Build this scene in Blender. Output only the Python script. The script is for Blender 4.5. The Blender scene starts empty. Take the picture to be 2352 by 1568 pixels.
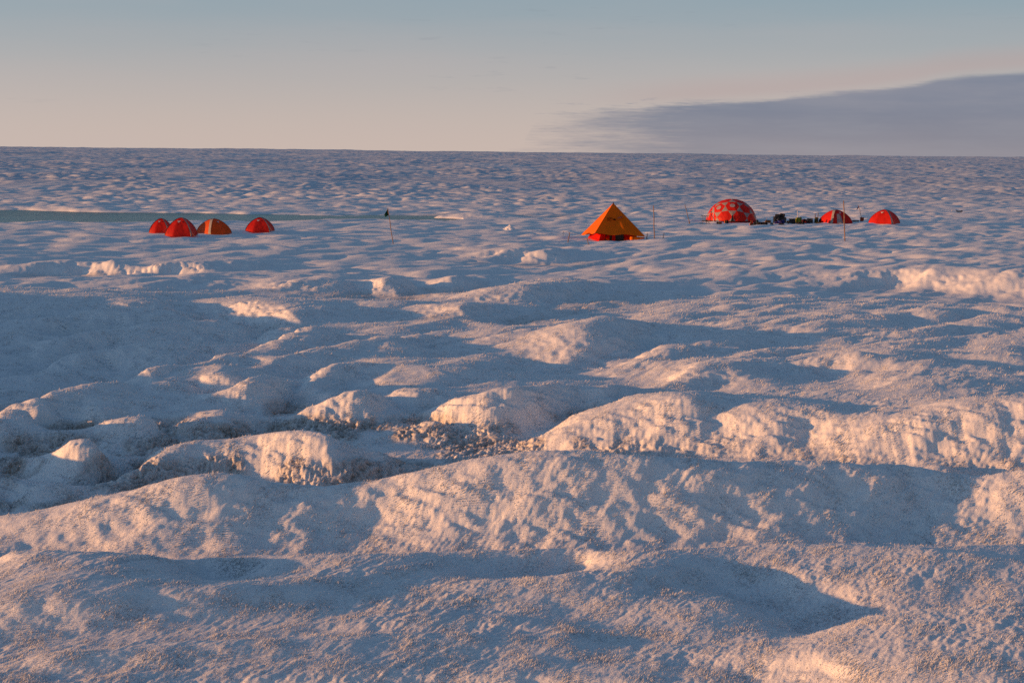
import bpy, bmesh, math, random
import numpy as np
from mathutils import Vector, Matrix
random.seed(7)
DETAIL = 1.0          # 1 = full terrain resolution
scene = bpy.context.scene
COL = scene.collection
R = math.radians

# ------------------------------------------------------------------ camera
CAM_H = 6.0
F = 50.0/36.0*2352.0                      # focal length in pixels of a 2352-wide picture
PITCH = math.atan((784-351)/F)
ROLL = R(0.633)
CAM_M = Matrix.Rotation(math.pi/2-PITCH, 3, 'X') @ Matrix.Rotation(ROLL, 3, 'Z')
cam = bpy.data.cameras.new('camera'); cam.lens = 50; cam.sensor_width = 36
cam.clip_start = 0.1; cam.clip_end = 30000
camo = bpy.data.objects.new('camera', cam); COL.objects.link(camo)
camo.matrix_world = Matrix.Translation((0, 0, CAM_H)) @ CAM_M.to_4x4()
scene.camera = camo
_M = np.array(CAM_M)

def ray(px, py):
    v = np.array([(px-1176)/F, -(py-784)/F, -1.0])
    return _M @ v
def at_z(px, py, z):
    v = ray(px, py); t = (z-CAM_H)/v[2]
    return v[0]*t, v[1]*t, z
def at_y(px, py, y):
    v = ray(px, py); t = y/v[1]
    return v[0]*t, y, CAM_H+v[2]*t

# ------------------------------------------------------------------ noise
_rng = np.random.RandomState(11)
_P = _rng.permutation(1024).astype(np.int32)
_G = _rng.rand(1024).astype(np.float32)*2*np.pi
_GX, _GY = np.cos(_G).astype(np.float32), np.sin(_G).astype(np.float32)
def noise(x, y, seed=0):
    """2-D gradient noise, about -1..1"""
    xi = np.floor(x); yi = np.floor(y)
    fx = (x-xi).astype(np.float32); fy = (y-yi).astype(np.float32)
    xi = xi.astype(np.int32)+seed*57; yi = yi.astype(np.int32)+seed*131
    u = fx*fx*fx*(fx*(fx*6-15)+10); v = fy*fy*fy*(fy*(fy*6-15)+10)
    def g(ix, iy, dx, dy):
        h = _P[(_P[ix & 1023]+iy) & 1023]
        return _GX[h]*dx+_GY[h]*dy
    a = g(xi, yi, fx, fy); b = g(xi+1, yi, fx-1, fy)
    c = g(xi, yi+1, fx, fy-1); d = g(xi+1, yi+1, fx-1, fy-1)
    return ((a+(b-a)*u)+((c+(d-c)*u)-(a+(b-a)*u))*v)*1.5
def sstep(a, b, x):
    t = np.clip((x-a)/(b-a), 0, 1); return t*t*(3-2*t)

# the grain of the weathered ice runs along GD (away to the right)
GD = np.array([0.5, 0.866]); GN = np.array([-0.866, 0.5])
def gnoise(x, y, lam, el, seed):
    s = (x*GD[0]+y*GD[1])/(lam*el); t = (x*GN[0]+y*GN[1])/lam
    return noise(s, t, seed)

# ------------------------------------------------------------------ ridges, walls and gullies of the ice, as survey lines (x, y in metres, z)
LINES = []
def L(z, *pts):
    """a line of survey points; z one number or one per point"""
    zs = [z]*len(pts) if np.isscalar(z) else list(z)
    if len(zs) != len(pts): zs = list(np.interp(np.linspace(0, 1, len(pts)), np.linspace(0, 1, len(zs)), zs))
    w = [at_z(p[0], p[1], zz) for p, zz in zip(pts, zs)]
    LINES.append(w); return w
def back(w, dist, dz):
    """a copy of a line pushed away from the viewer, lowered: the far side of a crest"""
    out = []
    for x, y, z in w:
        r = math.hypot(x, y); k = (r+dist)/r
        out.append((x*k, y*k, z+dz))
    LINES.append(out)

def W_(bz, bpts, cpts, depth, bk=None):
    """a wall: foot line at height bz, and the crest standing depth metres behind the foot"""
    w = L(bz, *bpts)
    ph = [math.atan2(q[0], q[1]) for q in w]; dd = [math.hypot(q[0], q[1]) for q in w]
    o = np.argsort(ph); ph = np.array(ph)[o]; dd = np.array(dd)[o]
    out = []
    for i, (px, py) in enumerate(cpts):
        v = ray(px, py); a = math.atan2(v[0], v[1])
        dp = depth if np.isscalar(depth) else float(np.interp(i/(len(cpts)-1), np.linspace(0, 1, len(depth)), depth))
        d0 = float(np.interp(a, ph, dd)); d = d0+dp*(1.0+.35*min(max((d0-36)/8, 0), 1)); t = d/math.hypot(v[0], v[1])
        out.append((v[0]*t, v[1]*t, CAM_H+v[2]*t))
    LINES.append(out)
    if bk: back(out, *bk)
    print('wall', [round(q[2], 2) for q in out])
    return out
# near slab: the hollow along its back, its crest, and the hollow and mound on the right
L([.15, .15, .12, .10, .12, .15], (-300, 1568), (300, 1540), (800, 1530), (1300, 1520), (1700, 1545), (1900, 1560))
L([.12, .12, .12, .12, .10], (-250, 1460), (200, 1455), (600, 1430), (1000, 1405), (1350, 1400)); L([.28, .3, .28, .26], (100, 1500), (500, 1475), (900, 1450), (1300, 1440))
a = L([.24, .24, .23, .20, .20, .18, .20, .20, .20, .22, .22, .18, .2, .2], (-300, 1262), (0, 1270), (150, 1277), (300, 1284), (450, 1283), (620, 1272), (900, 1270), (1130, 1262), (1290, 1262), (1500, 1262), (1700, 1254), (1960, 1243), (2150, 1250), (2352, 1236))
back(a, .7, -.36)
L([.26, .30, .36, .37, .35, .30, .22], (-300, 1420), (-60, 1404), (150, 1394), (300, 1376), (520, 1363), (700, 1332), (960, 1296))
L([-.10, -.20, -.18, .0], (-300, 1340), (60, 1335), (330, 1338), (560, 1322))
L([.02, -.08, -.03], (1080, 1326), (1300, 1312), (1480, 1294))
L([.24, .32, .32], (1080, 1347), (1300, 1330), (1500, 1307))
# right hollow
L([.22, .17, .08, -.03], (1480, 1345), (1620, 1362), (1740, 1395), (1810, 1436))
L([-.08, -.14, -.14, -.08], (1690, 1372), (1790, 1418), (1830, 1443), (1900, 1405))
L([.0, -.08, .06], (1640, 1352), (1800, 1365), (1960, 1370))
L([.18, .2, .20], (1650, 1325), (1800, 1322), (1930, 1318))
L([.25, .24, .22], (2020, 1262), (2000, 1300), (1985, 1335)) if False else None
L([.2, .26, .3, .3], (2040, 1335), (2120, 1310), (2200, 1300), (2352, 1290))
m = L([.16, .32, .42, .48, .52, .52], (1835, 1450), (1900, 1428), (1990, 1410), (2100, 1393), (2230, 1382), (2420, 1368))
back(m, .9, -.42)
L([.2, .42, .55, .6], (1700, 1520), (1950, 1500), (2150, 1470), (2400, 1450))
# the big bank behind the slab
W_(-.15, [(-350, 1276), (0, 1282), (400, 1293), (900, 1284), (1400, 1278), (1800, 1264), (2352, 1246), (2500, 1244)],
   [(-250, 1225), (0, 1190), (100, 1168), (200, 1139), (280, 1122), (375, 1100), (440, 1089), (510, 1087), (590, 1095), (660, 1107), (750, 1114), (850, 1103), (925, 1087), (1000, 1073), (1090, 1052), (1176, 1042), (1256, 1037), (1351, 1040), (1470, 1044), (1620, 1044), (1776, 1048), (1900, 1056), (2040, 1064), (2160, 1076), (2245, 1087)],
   [1.0, 1.2, 1.3, 1.4, 1.35, 1.3, 1.3, 1.45], (1.6, -1.2))
c = W_(-.14, [(1926, 1258), (2352, 1248)], [(1940, 1118), (2050, 1119), (2176, 1108), (2260, 1090), (2400, 1066)], 1.35)
back(c[3:], 1.9, -1.2)
L([-.02, .25, .55], (800, 1250), (850, 1190), (890, 1140))
# mounds in the dirty gully behind the bank
W_([-.62, -.62, -.62, -.60, -.58, -.56], [(215, 1139), (300, 1126), (420, 1108), (600, 1104), (760, 1116), (960, 1084)],
   [(225, 1131), (275, 1112), (310, 1083), (355, 1058), (400, 1032), (450, 1015), (520, 1014), (575, 1002), (640, 992), (680, 992), (725, 1003), (775, 1021), (810, 1039), (850, 1039), (900, 1046), (945, 1070)],
   [.1, .4, .5, .6, .7, .6, .5, .3, .1], (1.0, -.5))
W_([-.66, -.68, -.68, -.68, -.6], [(-80, 1096), (50, 1096), (150, 1124), (230, 1127), (300, 1100)],
   [(-60, 1046), (30, 1046), (70, 1043), (100, 1032), (150, 1029), (210, 1018), (270, 1020), (340, 1031), (392, 1036)], [.45, .5, .6, .5], (.9, -.35))
L([-.36, -.32, -.42], (-40, 1106), (30, 1092), (85, 1108)); L([-.72, -.40, -.36, -.42, -.6], (50, 1148), (100, 1118), (128, 1107), (160, 1113), (215, 1131)); L([-.6, -.7], (128, 1140), (160, 1138))
L([-.72, -.74], (-60, 1150), (30, 1150))
W_([-.5, -.5, -.5], [(-80, 1044), (150, 1040), (400, 1034)],
   [(-60, 968), (20, 971), (90, 984), (180, 984), (220, 974), (250, 960), (280, 959), (315, 967), (350, 986), (378, 1010), (394, 1030)], [.8, .7, .8, .8, .5, .2], (.9, -.4))
# slope with lumps between gully and valley ridge
L([.06, .12, .14, .06], (115, 946), (160, 926), (200, 926), (240, 950)); L([-.16, -.2, -.18], (80, 974), (190, 978), (330, 968))
L([-.42, -.5, -.48, -.44], (392, 1026), (460, 1018), (540, 1008), (600, 985))
W_([-.4, -.44, -.42, -.36], [(380, 1014), (450, 1014), (540, 1002), (600, 980)], [(300, 962), (340, 948), (390, 952), (460, 956), (520, 952), (590, 955)], [.7, .6, .5])
L([-.36, -.26, -.12, .02], (640, 948), (680, 915), (706, 886), (716, 866))
W_([-.1, -.2, -.3, -.26, -.2], [(500, 930), (570, 945), (640, 940), (680, 912), (712, 888)],
   [(490, 903), (540, 888), (575, 868), (612, 855), (645, 852), (673, 858), (697, 874), (711, 886)], [.5, .7, .8, .5, .1], (.7, -.35))
W_(-.02, [(455, 892), (500, 897), (540, 895)], [(462, 869), (490, 853), (522, 855), (552, 868)], .3, (.6, -.1))
W_(.04, [(285, 902), (350, 905), (460, 900)], [(300, 893), (350, 877), (410, 868), (446, 886)], .5, (.6, -.14))
# long ridge along the shaded valley
v = L([.36, .38, .38, .38, .38, .36, .34, .30, .26, .22], (-150, 962), (0, 929), (100, 907), (200, 884), (300, 862), (400, 838), (475, 824), (560, 807), (640, 777), (700, 757))
back(v, 1.4, -.8)
L([.14, .16, .18, .18], (0, 938), (200, 892), (400, 847), (600, 806))
L([.30, .32, .32, .3, .3, .26], (-60, 955), (0, 946), (150, 908), (300, 878), (450, 848), (600, 828)); L([.26, .3, .3, .26], (600, 828), (720, 800), (850, 781), (975, 764))
L([.06, .06, .05], (100, 935), (330, 890), (560, 845)); L([.06, .06, .08], (640, 832), (760, 806), (900, 784))
L([.3, .34, .34, .26], (700, 865), (770, 845), (850, 832), (960, 826)); L([.08, .1], (720, 832), (850, 812)); L([.05, .0, .06], (730, 900), (800, 872), (900, 866)); L([.2, .24, .22], (880, 862), (960, 850), (1060, 842))
# shaded valley floor, its side ridges and the high ground to its left
L([-.8, -.8, -.75, -.6, -.45], (-60, 880), (200, 858), (420, 828), (560, 800), (690, 762))
W_([-.42, -.44, -.42], [(-90, 885), (75, 884), (280, 860)], [(-80, 868), (75, 858), (200, 847), (262, 854)], [.3, .3, .3], (1.2, -.3)); L([-.6, -.65, -.6], (-40, 845), (120, 835), (300, 818))
L([.1, .18, .16, .05, -.2], (150, 802), (300, 790), (450, 783), (540, 788), (600, 790)); L([-.5, -.45], (150, 780), (450, 768))
L([.12, .2, .22, .18, .0], (180, 762), (350, 745), (470, 734), (600, 738), (690, 757))
L([-.1, .04, .02, -.2], (-60, 758), (30, 757), (110, 777), (130, 800)); L([-.4, -.42], (0, 830), (110, 800))
L([.1, .12, .14], (-60, 733), (80, 733), (300, 728))
p = L([.28, .30, .30, .30, .30, .25], (-60, 722), (51, 721), (120, 724), (170, 714), (290, 703), (400, 713)); back(p, 1.2, -.5)
L([.30, .32, .3, .26], (-60, 703), (60, 698), (200, 689), (350, 693))
LINES.append([(-17.5, 33, 1.0), (-20.5, 41, 1.3), (-24, 49, 1.25), (-26.8, 55, .8)])
LINES.append([(-21, 33, .8), (-24.5, 41, 1.1), (-28, 49, .8)])
LINES.append([(-14.5, 27.5, .3), (-13.6, 24.5, .3)])
# grey fluted wall above the valley
W_([-.28, -.34, -.34, -.3], [(470, 720), (580, 738), (690, 760), (720, 752)], [(427, 709), (490, 696), (560, 694), (640, 707), (690, 724), (730, 732)], [.6, 1.0, .8])
# row of ice blocks
W_([-.24, -.24, -.24, -.3, -.3, -.3], [(66, 624), (150, 623), (200, 622), (300, 629), (390, 631), (452, 632)], [(72, 609), (100, 601), (165, 607), (210, 600), (280, 597), (340, 596), (400, 598), (446, 598)], .4)
L([-.2, -.3], (322, 629), (330, 612)); L([-.2, -.3], (380, 630), (385, 612))
W_([-.2, -.2, -.15], [(455, 633), (540, 626), (620, 619)], [(458, 606), (500, 612), (530, 598), (580, 598), (625, 609)], .8)
W_([-.08, -.1, -.05], [(330, 664), (470, 650), (580, 636)], [(250, 656), (330, 647), (420, 640), (560, 628)], .9)
# bowls and dark troughs in the middle distance
W_([-.22, -.26, -.26, -.26, -.36, -.42, -.34, -.36, -.4, -.4, -.3], [(585, 668), (680, 671), (750, 671), (800, 669), (830, 669), (865, 681), (920, 676), (966, 664), (1014, 670), (1083, 666), (1110, 656)],
   [(591, 664), (632, 648), (684, 643), (752, 643), (800, 647), (830, 640), (888, 635), (930, 645), (966, 655), (985, 650), (1020, 637), (1083, 635), (1117, 646)], .8)
W_([-.15, -.2, -.22, -.26, -.26, -.22], [(1060, 590), (1130, 593), (1200, 595), (1240, 599), (1280, 599), (1312, 593)], [(1066, 586), (1110, 578), (1160, 576), (1215, 576), (1250, 575), (1288, 573), (1308, 579)], .8)
W_([-.2, -.26, -.28, -.24], [(945, 722), (1021, 732), (1076, 736), (1175, 720)], [(953, 712), (985, 702), (1060, 700), (1117, 696), (1168, 707)], .6)
W_([-.12, -.18, -.16, -.14], [(1055, 690), (1151, 699), (1212, 696), (1380, 668)], [(1069, 681), (1117, 672), (1219, 664), (1288, 653), (1356, 645)], .9)
W_([-.2, -.28, -.26, -.1], [(835, 802), (919, 814), (980, 807), (1025, 793)], [(843, 787), (919, 777), (980, 772), (1021, 785)], .6)
# walls and towers in the centre
W_([-.36, -.44, -.40, -.3], [(685, 975), (760, 992), (840, 988), (890, 962)], [(690, 945), (735, 925), (790, 905), (840, 898), (884, 908)], [.4, .8, .9, .6], (.8, -.25))
W_([-.1, -.2, -.2], [(892, 927), (940, 938), (1000, 938)], [(886, 906), (930, 893), (990, 892), (1010, 900)], .5, (.7, -.15))
W_([-.35, -.3, -.35], [(800, 985), (880, 975), (940, 975)], [(808, 958), (870, 935), (925, 950)], .4)
W_([-.4, -.44, -.46, -.44, -.38], [(1000, 978), (1075, 997), (1150, 1004), (1215, 992), (1345, 958)], [(998, 930), (1050, 919), (1110, 911), (1176, 894), (1250, 875), (1345, 884)], [.4, .5, .8, 1.0, .8], (1.0, -.3))
W_([-.36, -.36, -.30, -.2], [(1350, 956), (1400, 955), (1456, 940), (1525, 917)], [(1354, 895), (1400, 891), (1470, 887), (1521, 882)], [.45, .5, .8], (1.0, -.25))
W_([-.5, -.5], [(935, 1010), (1050, 1010)], [(955, 975), (985, 957), (1015, 966), (1030, 985)], .4, (.6, -.3)); L([-.54, -.56, -.54], (780, 1030), (900, 1046), (1050, 1042)); L([-.5, -.5, -.48], (1060, 1020), (1130, 1024), (1220, 1010))
W_([-.44, -.44, -.44, -.42, -.42, -.42, -.42, -.42], [(1215, 1030), (1310, 1040), (1400, 1044), (1560, 1048), (1700, 1054), (1800, 1060), (2000, 1078), (2450, 1088)],
   [(1232, 1022), (1252, 998), (1275, 977), (1310, 963), (1376, 953), (1451, 944), (1501, 927), (1540, 911), (1575, 904), (1610, 930), (1640, 980), (1676, 970), (1751, 957), (1826, 948), (1890, 954), (1960, 970), (2030, 974), (2101, 966), (2151, 948), (2226, 928), (2400, 918)],
   [.1, .5, .8, 1.0, 1.1, 1.2, 1.0, .8, .9, 1.3, 1.2, 1.0, 1.2, 1.4])
L([.05, .05, .1], (1310, 948), (1420, 925), (1500, 908)); L([.55, .5, .5], (1640, 915), (1700, 930), (1760, 935))
L([-.35, -.1], (1845, 1050), (1855, 1010)); L([-.3, -.12, -.3], (2125, 1078), (2165, 1052), (2195, 1076))
L([.36, .34, .36, .45], (1800, 915), (1900, 930), (2000, 950), (2100, 940))
# slanting lit banks on the right
W_([-.12, -.2, -.26, -.22, -.1, 0], [(1200, 838), (1276, 843), (1325, 854), (1380, 846), (1420, 830), (1530, 790)], [(1200, 828), (1226, 820), (1276, 807), (1305, 786), (1341, 762), (1395, 744), (1440, 739), (1530, 745)], [.5, 1.0, 2.0, 3.2, 3.6])
W_([-.1, -.02, .1, .14], [(1370, 878), (1430, 862), (1500, 836), (1640, 800)], [(1385, 868), (1410, 849), (1456, 822), (1500, 800), (1551, 778), (1616, 763)], [.5, 1.1, 1.7, 2.4])
W_([-.2, -.1, .06, .2], [(1500, 924), (1580, 908), (1660, 888), (1740, 870)], [(1508, 902), (1540, 876), (1580, 857), (1626, 834), (1676, 824), (1730, 835)], [.45, 1.0, 1.5, 1.8])
L([.1, .14, .1], (1730, 905), (1850, 890), (2000, 900)); L([.32, .36, .3], (1860, 828), (1990, 800), (2100, 790)); L([.08, .1], (1750, 790), (1950, 760)); L([.34, .4, .4], (2040, 880), (2130, 866), (2300, 860)); L([.1, .1], (1750, 860), (1900, 858))
# bright wall at the right edge
W_([-.3, -.34, -.36, -.42, -.42, -.44, -.44], [(1885, 653), (1959, 654), (2061, 652), (2140, 670), (2185, 668), (2232, 680), (2450, 684)], [(1905, 637), (1942, 629), (2010, 622), (2061, 619), (2110, 616), (2160, 622), (2200, 630), (2266, 632), (2400, 616)], [.9, 1.3, 2.0, 2.2, 2.4])
# low bright bank past the end of the lake
W_([-.1, -.1], [(1005, 501), (1210, 501)], [(1005, 500), (1020, 497), (1050, 491), (1085, 487), (1120, 487), (1160, 491), (1195, 497), (1212, 500.5)], 2.6, (4.0, -.3))
# the dug-out floor of the pyramid tent and the hump of snow before it
L([.02, .12, .16, .16, .1], (1375, 565), (1400, 563.5), (1440, 559), (1495, 553), (1540, 553)); L([-.1, -.1, -.05], (1372, 553), (1430, 551.5), (1470, 548))


def resample(w, step=0.011):
    w = np.array(w); q = np.stack([np.arctan2(w[:, 0], w[:, 1]), np.log(np.hypot(w[:, 0], w[:, 1])), w[:, 2]], 1)
    out = []
    for a, b in zip(q[:-1], q[1:]):
        n = max(1, int(math.ceil(math.hypot(a[0]-b[0], a[1]-b[1])/step)))
        for i in range(n): out.append(a+(b-a)*i/n)
    out.append(q[-1]); return out
pts = np.array([p for w in LINES for p in resample(w)])
# thin points that (nearly) coincide
keep = []
for i in range(len(pts)):
    if not keep or np.min(np.hypot(pts[keep, 0]-pts[i, 0], pts[keep, 1]-pts[i, 1])) > 0.0045: keep.append(i)
pts = pts[keep]
ELL = 0.07
def kern(d): 
    return np.exp(-d/ELL)
D = np.hypot(pts[:, None, 0]-pts[None, :, 0], pts[:, None, 1]-pts[None, :, 1])
W = np.linalg.solve(kern(D)+np.eye(len(pts))*0.006, pts[:, 2])
UU = np.arange(-0.76, 0.62, 0.0028); VV = np.arange(math.log(9), math.log(160), 0.0025)
SURF = np.zeros((len(VV), len(UU)))
_uu = UU[None, :]
for i, v in enumerate(VV):
    near = np.abs(pts[:, 1]-v) < ELL*4
    if near.any():
        d = np.hypot(UU[:, None]-pts[None, near, 0], v-pts[None, near, 1])
        SURF[i] = kern(d) @ W[near]
SURF *= sstep(VV[0], VV[0]+.12, VV)[:, None]*sstep(VV[-1], VV[-1]-.08, VV)[:, None]
SURF *= (sstep(-.76, -.68, UU)*sstep(.62, .5, UU))[None, :]
def _blur(a, k):
    for ax in (0, 1):
        for w in k:
            a = .25*np.roll(a, w, ax)+.5*a+.25*np.roll(a, -w, ax)
    return a
SURF = _blur(SURF, (1, 2)).astype(np.float32)
print('SURF', SURF.min(), SURF.max(), len(pts))
def surf(x, y):
    phi = np.arctan2(x, y); lr = np.log(np.maximum(np.hypot(x, y), 1e-3))
    fi = np.clip((lr-VV[0])/(VV[1]-VV[0]), 0, len(VV)-1.001); fj = np.clip((phi-UU[0])/(UU[1]-UU[0]), 0, len(UU)-1.001)
    i = fi.astype(np.int32); j = fj.astype(np.int32); a = fi-i; b = fj-j
    return (SURF[i, j]*(1-a)+SURF[i+1, j]*a)*(1-b)+(SURF[i, j+1]*(1-a)+SURF[i+1, j+1]*a)*b

# ------------------------------------------------------------------ meltwater lake
LAKE_Z = -0.25
def _shore(*p):
    w = [at_z(a, b, LAKE_Z) for a, b in p]
    return np.array([math.atan2(q[0], q[1]) for q in w]), np.array([math.hypot(q[0], q[1]) for q in w])
NPH, NR = _shore((-900, 512), (0, 514), (200, 514), (340, 513), (600, 509), (800, 509.5), (950, 507), (1030, 504.0), (1062, 502.9))
FPH, FR = _shore((-900, 476), (0, 483), (150, 486), (350, 489.5), (600, 494), (800, 498), (930, 499.3), (1010, 500.3), (1062, 502.9))
def lake_in(x, y):
    phi = np.arctan2(x, y); r = np.hypot(x, y)
    wob = 1.2*noise(x*.11, y*.11, 40)+.5*noise(x*.4, y*.4, 41)
    rn = np.interp(phi, NPH, NR)+wob; rf = np.interp(phi, FPH, FR)+wob*1.6
    d = np.minimum(r-rn, rf-r)
    d = np.where((phi > NPH[-1]) | (phi < -.75), -50, d)
    return d

def base(x, y):
    """the ice surface without its finest grain"""
    r = np.hypot(x, y)
    z = np.interp(r, (0, 148, 180, 300, 450, 700, 1300, 1700, 12000), (0, 0, .25, 1.75, 3.6, 4.9, 6.05, 6.0, -12))
    warp = np.clip(r/60, .35, 1)
    s0 = surf(x, y)
    wx = .22*warp*noise(x*1.1, y*1.1+s0*1.2, 3)+.09*warp*noise(x*3.1+s0*1.5, y*3.1+s0*4, 4)
    wy = .22*warp*noise(x*1.2, y*1.2+s0*1.6, 5)+.11*warp*noise(x*3.3+s0*2.0, y*3.3+s0*4.5, 6)
    s = surf(x+wx, y+wy)
    z = z+s
    far = sstep(20, 75, r)
    ff = np.clip(r/220, 1, 5)                     # hummocks are larger far out
    still = 1-.6*sstep(-1.5, -4.5, x+.10*(y-45))*sstep(26, 31, r)*sstep(62, 54, r)
    z = z+(.05+.09*far)*still*gnoise(x, y, 7, 1.7, 1)
    # rounded swells with sharp troughs, drawn out across the view
    mid = sstep(31, 46, r)
    wv = .5*noise(x*.35, y*.35, 33)
    def swell(lam, el, seed):
        s_ = (x*.86+y*.51)/(lam*el); t_ = (-x*.51+y*.86)/lam
        return 1.5*(np.abs(noise(s_+wv*.5, t_+wv, seed))-.30)
    calm = 1-.55*sstep(-2.5, -5.5, x+.10*(y-45))*sstep(29, 35, r)*sstep(62, 54, r)
    z = z+((.03+.15*mid)*swell(3.4, 3.0, 34)+(.015+.115*mid*np.clip(60/np.maximum(r, 1), .45, 1))*swell(1.6, 2.8, 35))*calm
    ft = sstep(110, 260, r)
    z = z+ft*(.40*gnoise(x, y, 21, 1.2, 7)+.75*gnoise(x, y, 60, 1.0, 8)+.16*np.abs(gnoise(x, y, 9, 1.3, 9)))
    z = z+sstep(500, 1200, r)*1.0*gnoise(x, y, 170, 1, 10)
    ld = lake_in(x, y)
    t = sstep(-2.5, -.3, ld)
    z = z*(1-t)+np.minimum(z, -.05)*t
    z = z*(1-sstep(-1.2, 2.0, ld))+(-1.1)*sstep(-1.2, 2.0, ld)
    # the far shore is a low bright bank
    return z
def ground_z(x, y):
    return float(base(np.array([x]), np.array([y]))[0])
def place(px, py):
    """the ground point seen at a pixel"""
    v = ray(px, py); lo, hi = 10.0, 400.0
    t = 10.0
    while t < 400:
        p = v*t
        if CAM_H+p[2] < ground_z(p[0], p[1]): break
        t += .5
    lo, hi = t-.5, t
    for _ in range(20):
        m = (lo+hi)/2; p = v*m
        if CAM_H+p[2] < ground_z(p[0], p[1]): hi = m
        else: lo = m
    p = v*hi
    return Vector((p[0], p[1], ground_z(p[0], p[1])))

# ------------------------------------------------------------------ ice sheet mesh
def build_ice():
    q = 1/DETAIL
    def geo(a, b, k):
        n = max(2, int(math.log(b/a)/(k*q))); return list(a*np.exp(np.linspace(0, math.log(b/a), n, endpoint=False)))
    rr = geo(.5, 12, .06)+geo(12, 14.8, .004)+geo(14.8, 35, .0010)+geo(35, 62, .0017)+geo(62, 160, .0024)+geo(160, 600, .0023)+geo(600, 1700, .006)+geo(1700, 12000, .05)+[12000.]
    rr = np.array(rr)
    dense = list(np.arange(0, .378, .00062*q)); a = dense[-1]; st = .00062*q; side = []
    while a+st < math.pi-.02:
        a += st; side.append(a); st = min(st*1.035, .06)
    right = np.array(dense+side)
    ph = np.concatenate([-right[:0:-1], right])
    nr, nc = len(rr), len(ph)
    PH, RR = np.meshgrid(ph, rr)
    x = (RR*np.sin(PH)).astype(np.float32); y = (RR*np.cos(PH)).astype(np.float32)
    z = base(x, y).astype(np.float32)
    # surface slope towards / away, for the normals
    dzr = np.gradient(z, axis=0)/np.gradient(rr)[:, None].astype(np.float32)
    dzp = np.gradient(z, axis=1)/(np.gradient(ph)[None, :]*RR).astype(np.float32)
    sn, cs = np.sin(PH).astype(np.float32), np.cos(PH).astype(np.float32)
    nx = -(dzr*sn+dzp*cs); ny = -(dzr*cs-dzp*sn)
    steep = np.sqrt(nx*nx+ny*ny)
    ln = np.sqrt(1+steep**2); nx /= ln; ny /= ln; nz = 1/ln
    cell = np.maximum(np.gradient(rr)[:, None]*np.ones_like(z)*.8, RR*.0007).astype(np.float32)
    h = np.zeros_like(z); lean = np.zeros_like(z)
    face = sstep(.25, .8, steep)
    s_loc = surf(x, y)
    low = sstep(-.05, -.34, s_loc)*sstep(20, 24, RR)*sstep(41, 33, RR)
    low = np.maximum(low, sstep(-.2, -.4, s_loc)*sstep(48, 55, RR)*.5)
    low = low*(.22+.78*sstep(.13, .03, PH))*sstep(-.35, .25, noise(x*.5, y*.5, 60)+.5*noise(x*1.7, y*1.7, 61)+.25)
    patch = sstep(-.4, .5, noise(x*.45, y*.45, 62))
    for lam, amp, el, sd, kind in ((6, .10, 1.2, 18, 3), (2.8, .16, 1.1, 19, 3), (1.5, .16, 1.1, 28, 3), (1.5, .030, 2.0, 20, 0), (.75, .017, 2.2, 21, 0), (.38, .009, 2.8, 22, 1), (.19, .0085, 3.0, 23, 1), (.10, .0092, 2.8, 24, 1), (.055, .0080, 2.2, 25, 1), (.033, .0048, 1.6, 26, 1)):
        rows = np.where((cell.min(1) < lam*.55))[0]
        if not len(rows): continue
        r0, r1 = rows[0], rows[-1]+1
        sl = slice(r0, r1)
        w = sstep(lam*.55, lam*.25, cell[sl])
        n = gnoise(x[sl]+.0, y[sl]+.9*z[sl], lam, el, sd)
        if kind == 1: n = .75*n+.6*(np.abs(gnoise(x[sl]+1.3, y[sl]+.9*z[sl]+.7, lam*1.3, el, sd+30))-.33)
        k = .6+.7*patch[sl]+.15*face[sl]+(2.0*low[sl] if lam < .3 else 0)
        dap = 1+sstep(27, 33, RR[sl])*(.5+1.3*sstep(-.03, .06, PH[sl]))*sstep(-.6, .5, noise(x[sl]*.28, y[sl]*.28, 63))
        if lam >= .7: k = np.ones_like(k)
        if .15 < lam < 1.6: k = k*dap
        if kind == 3: n = 1.6*(np.abs(noise(x[sl]/(lam*1.9)+.4*noise(x[sl]/9, y[sl]/9, 66), y[sl]/lam, sd))-.3); k = sstep(100, 210, RR[sl])*(.35+1.2*sstep(-.45, .5, noise(x[sl]/38, y[sl]/70, 64)+.6*noise(x[sl]/13, y[sl]/24, 65)))
        h[sl] += w*amp*k*n
        if lam <= .19: lean[sl] += w*amp*k*n
    # coral-like lumps of rotten dirty ice in the gullies
    rows = np.where((rr > 22) & (rr < 60))[0]
    sl = slice(rows[0], rows[-1]+1)
    lump = .10*(.42-np.abs(noise(x[sl]/.17, (y[sl]+.8*z[sl])/.17, 70)))+.045*(.4-np.abs(noise(x[sl]/.085, (y[sl]+.8*z[sl])/.085, 71)))
    h[sl] += lump*low[sl]*sstep(.11, .04, cell[sl])
    # vertical flutes melted into the steep walls
    rows = np.where((rr > 15) & (rr < 110))[0]; sl = slice(rows[0], rows[-1]+1)
    fs = np.clip(RR[sl]/26, .75, 2.6)
    fl = .042*fs*noise(x[sl]/(1.6*fs)+.3*noise(x[sl]*.7, y[sl]*.7, 81), (y[sl]+z[sl])*.45, 84)
    fl += .018*fs*noise(x[sl]/(.55*fs)+.25*noise(x[sl]*.9, y[sl]*.9, 81), (y[sl]+z[sl])*.9, 80)+.006*noise(x[sl]/.19, y[sl]*1.6, 82)+.008*noise(x[sl]/.085, y[sl]*.4, 83)*sstep(60, 30, RR[sl])
    h[sl] += fl*sstep(.22, .7, steep[sl])*sstep(24.5, 28, RR[sl])
    ld = lake_in(x, y)
    calm = 1-sstep(-.5, 1, ld)
    h *= calm
    X = x+nx*h+lean*.55; Y = y+ny*h; Z = z+nz*h+lean*.2
    dirt = low*np.clip(.62-h*6+.25*noise(x*2.1, y*2.1, 90), 0, 1)
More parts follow.
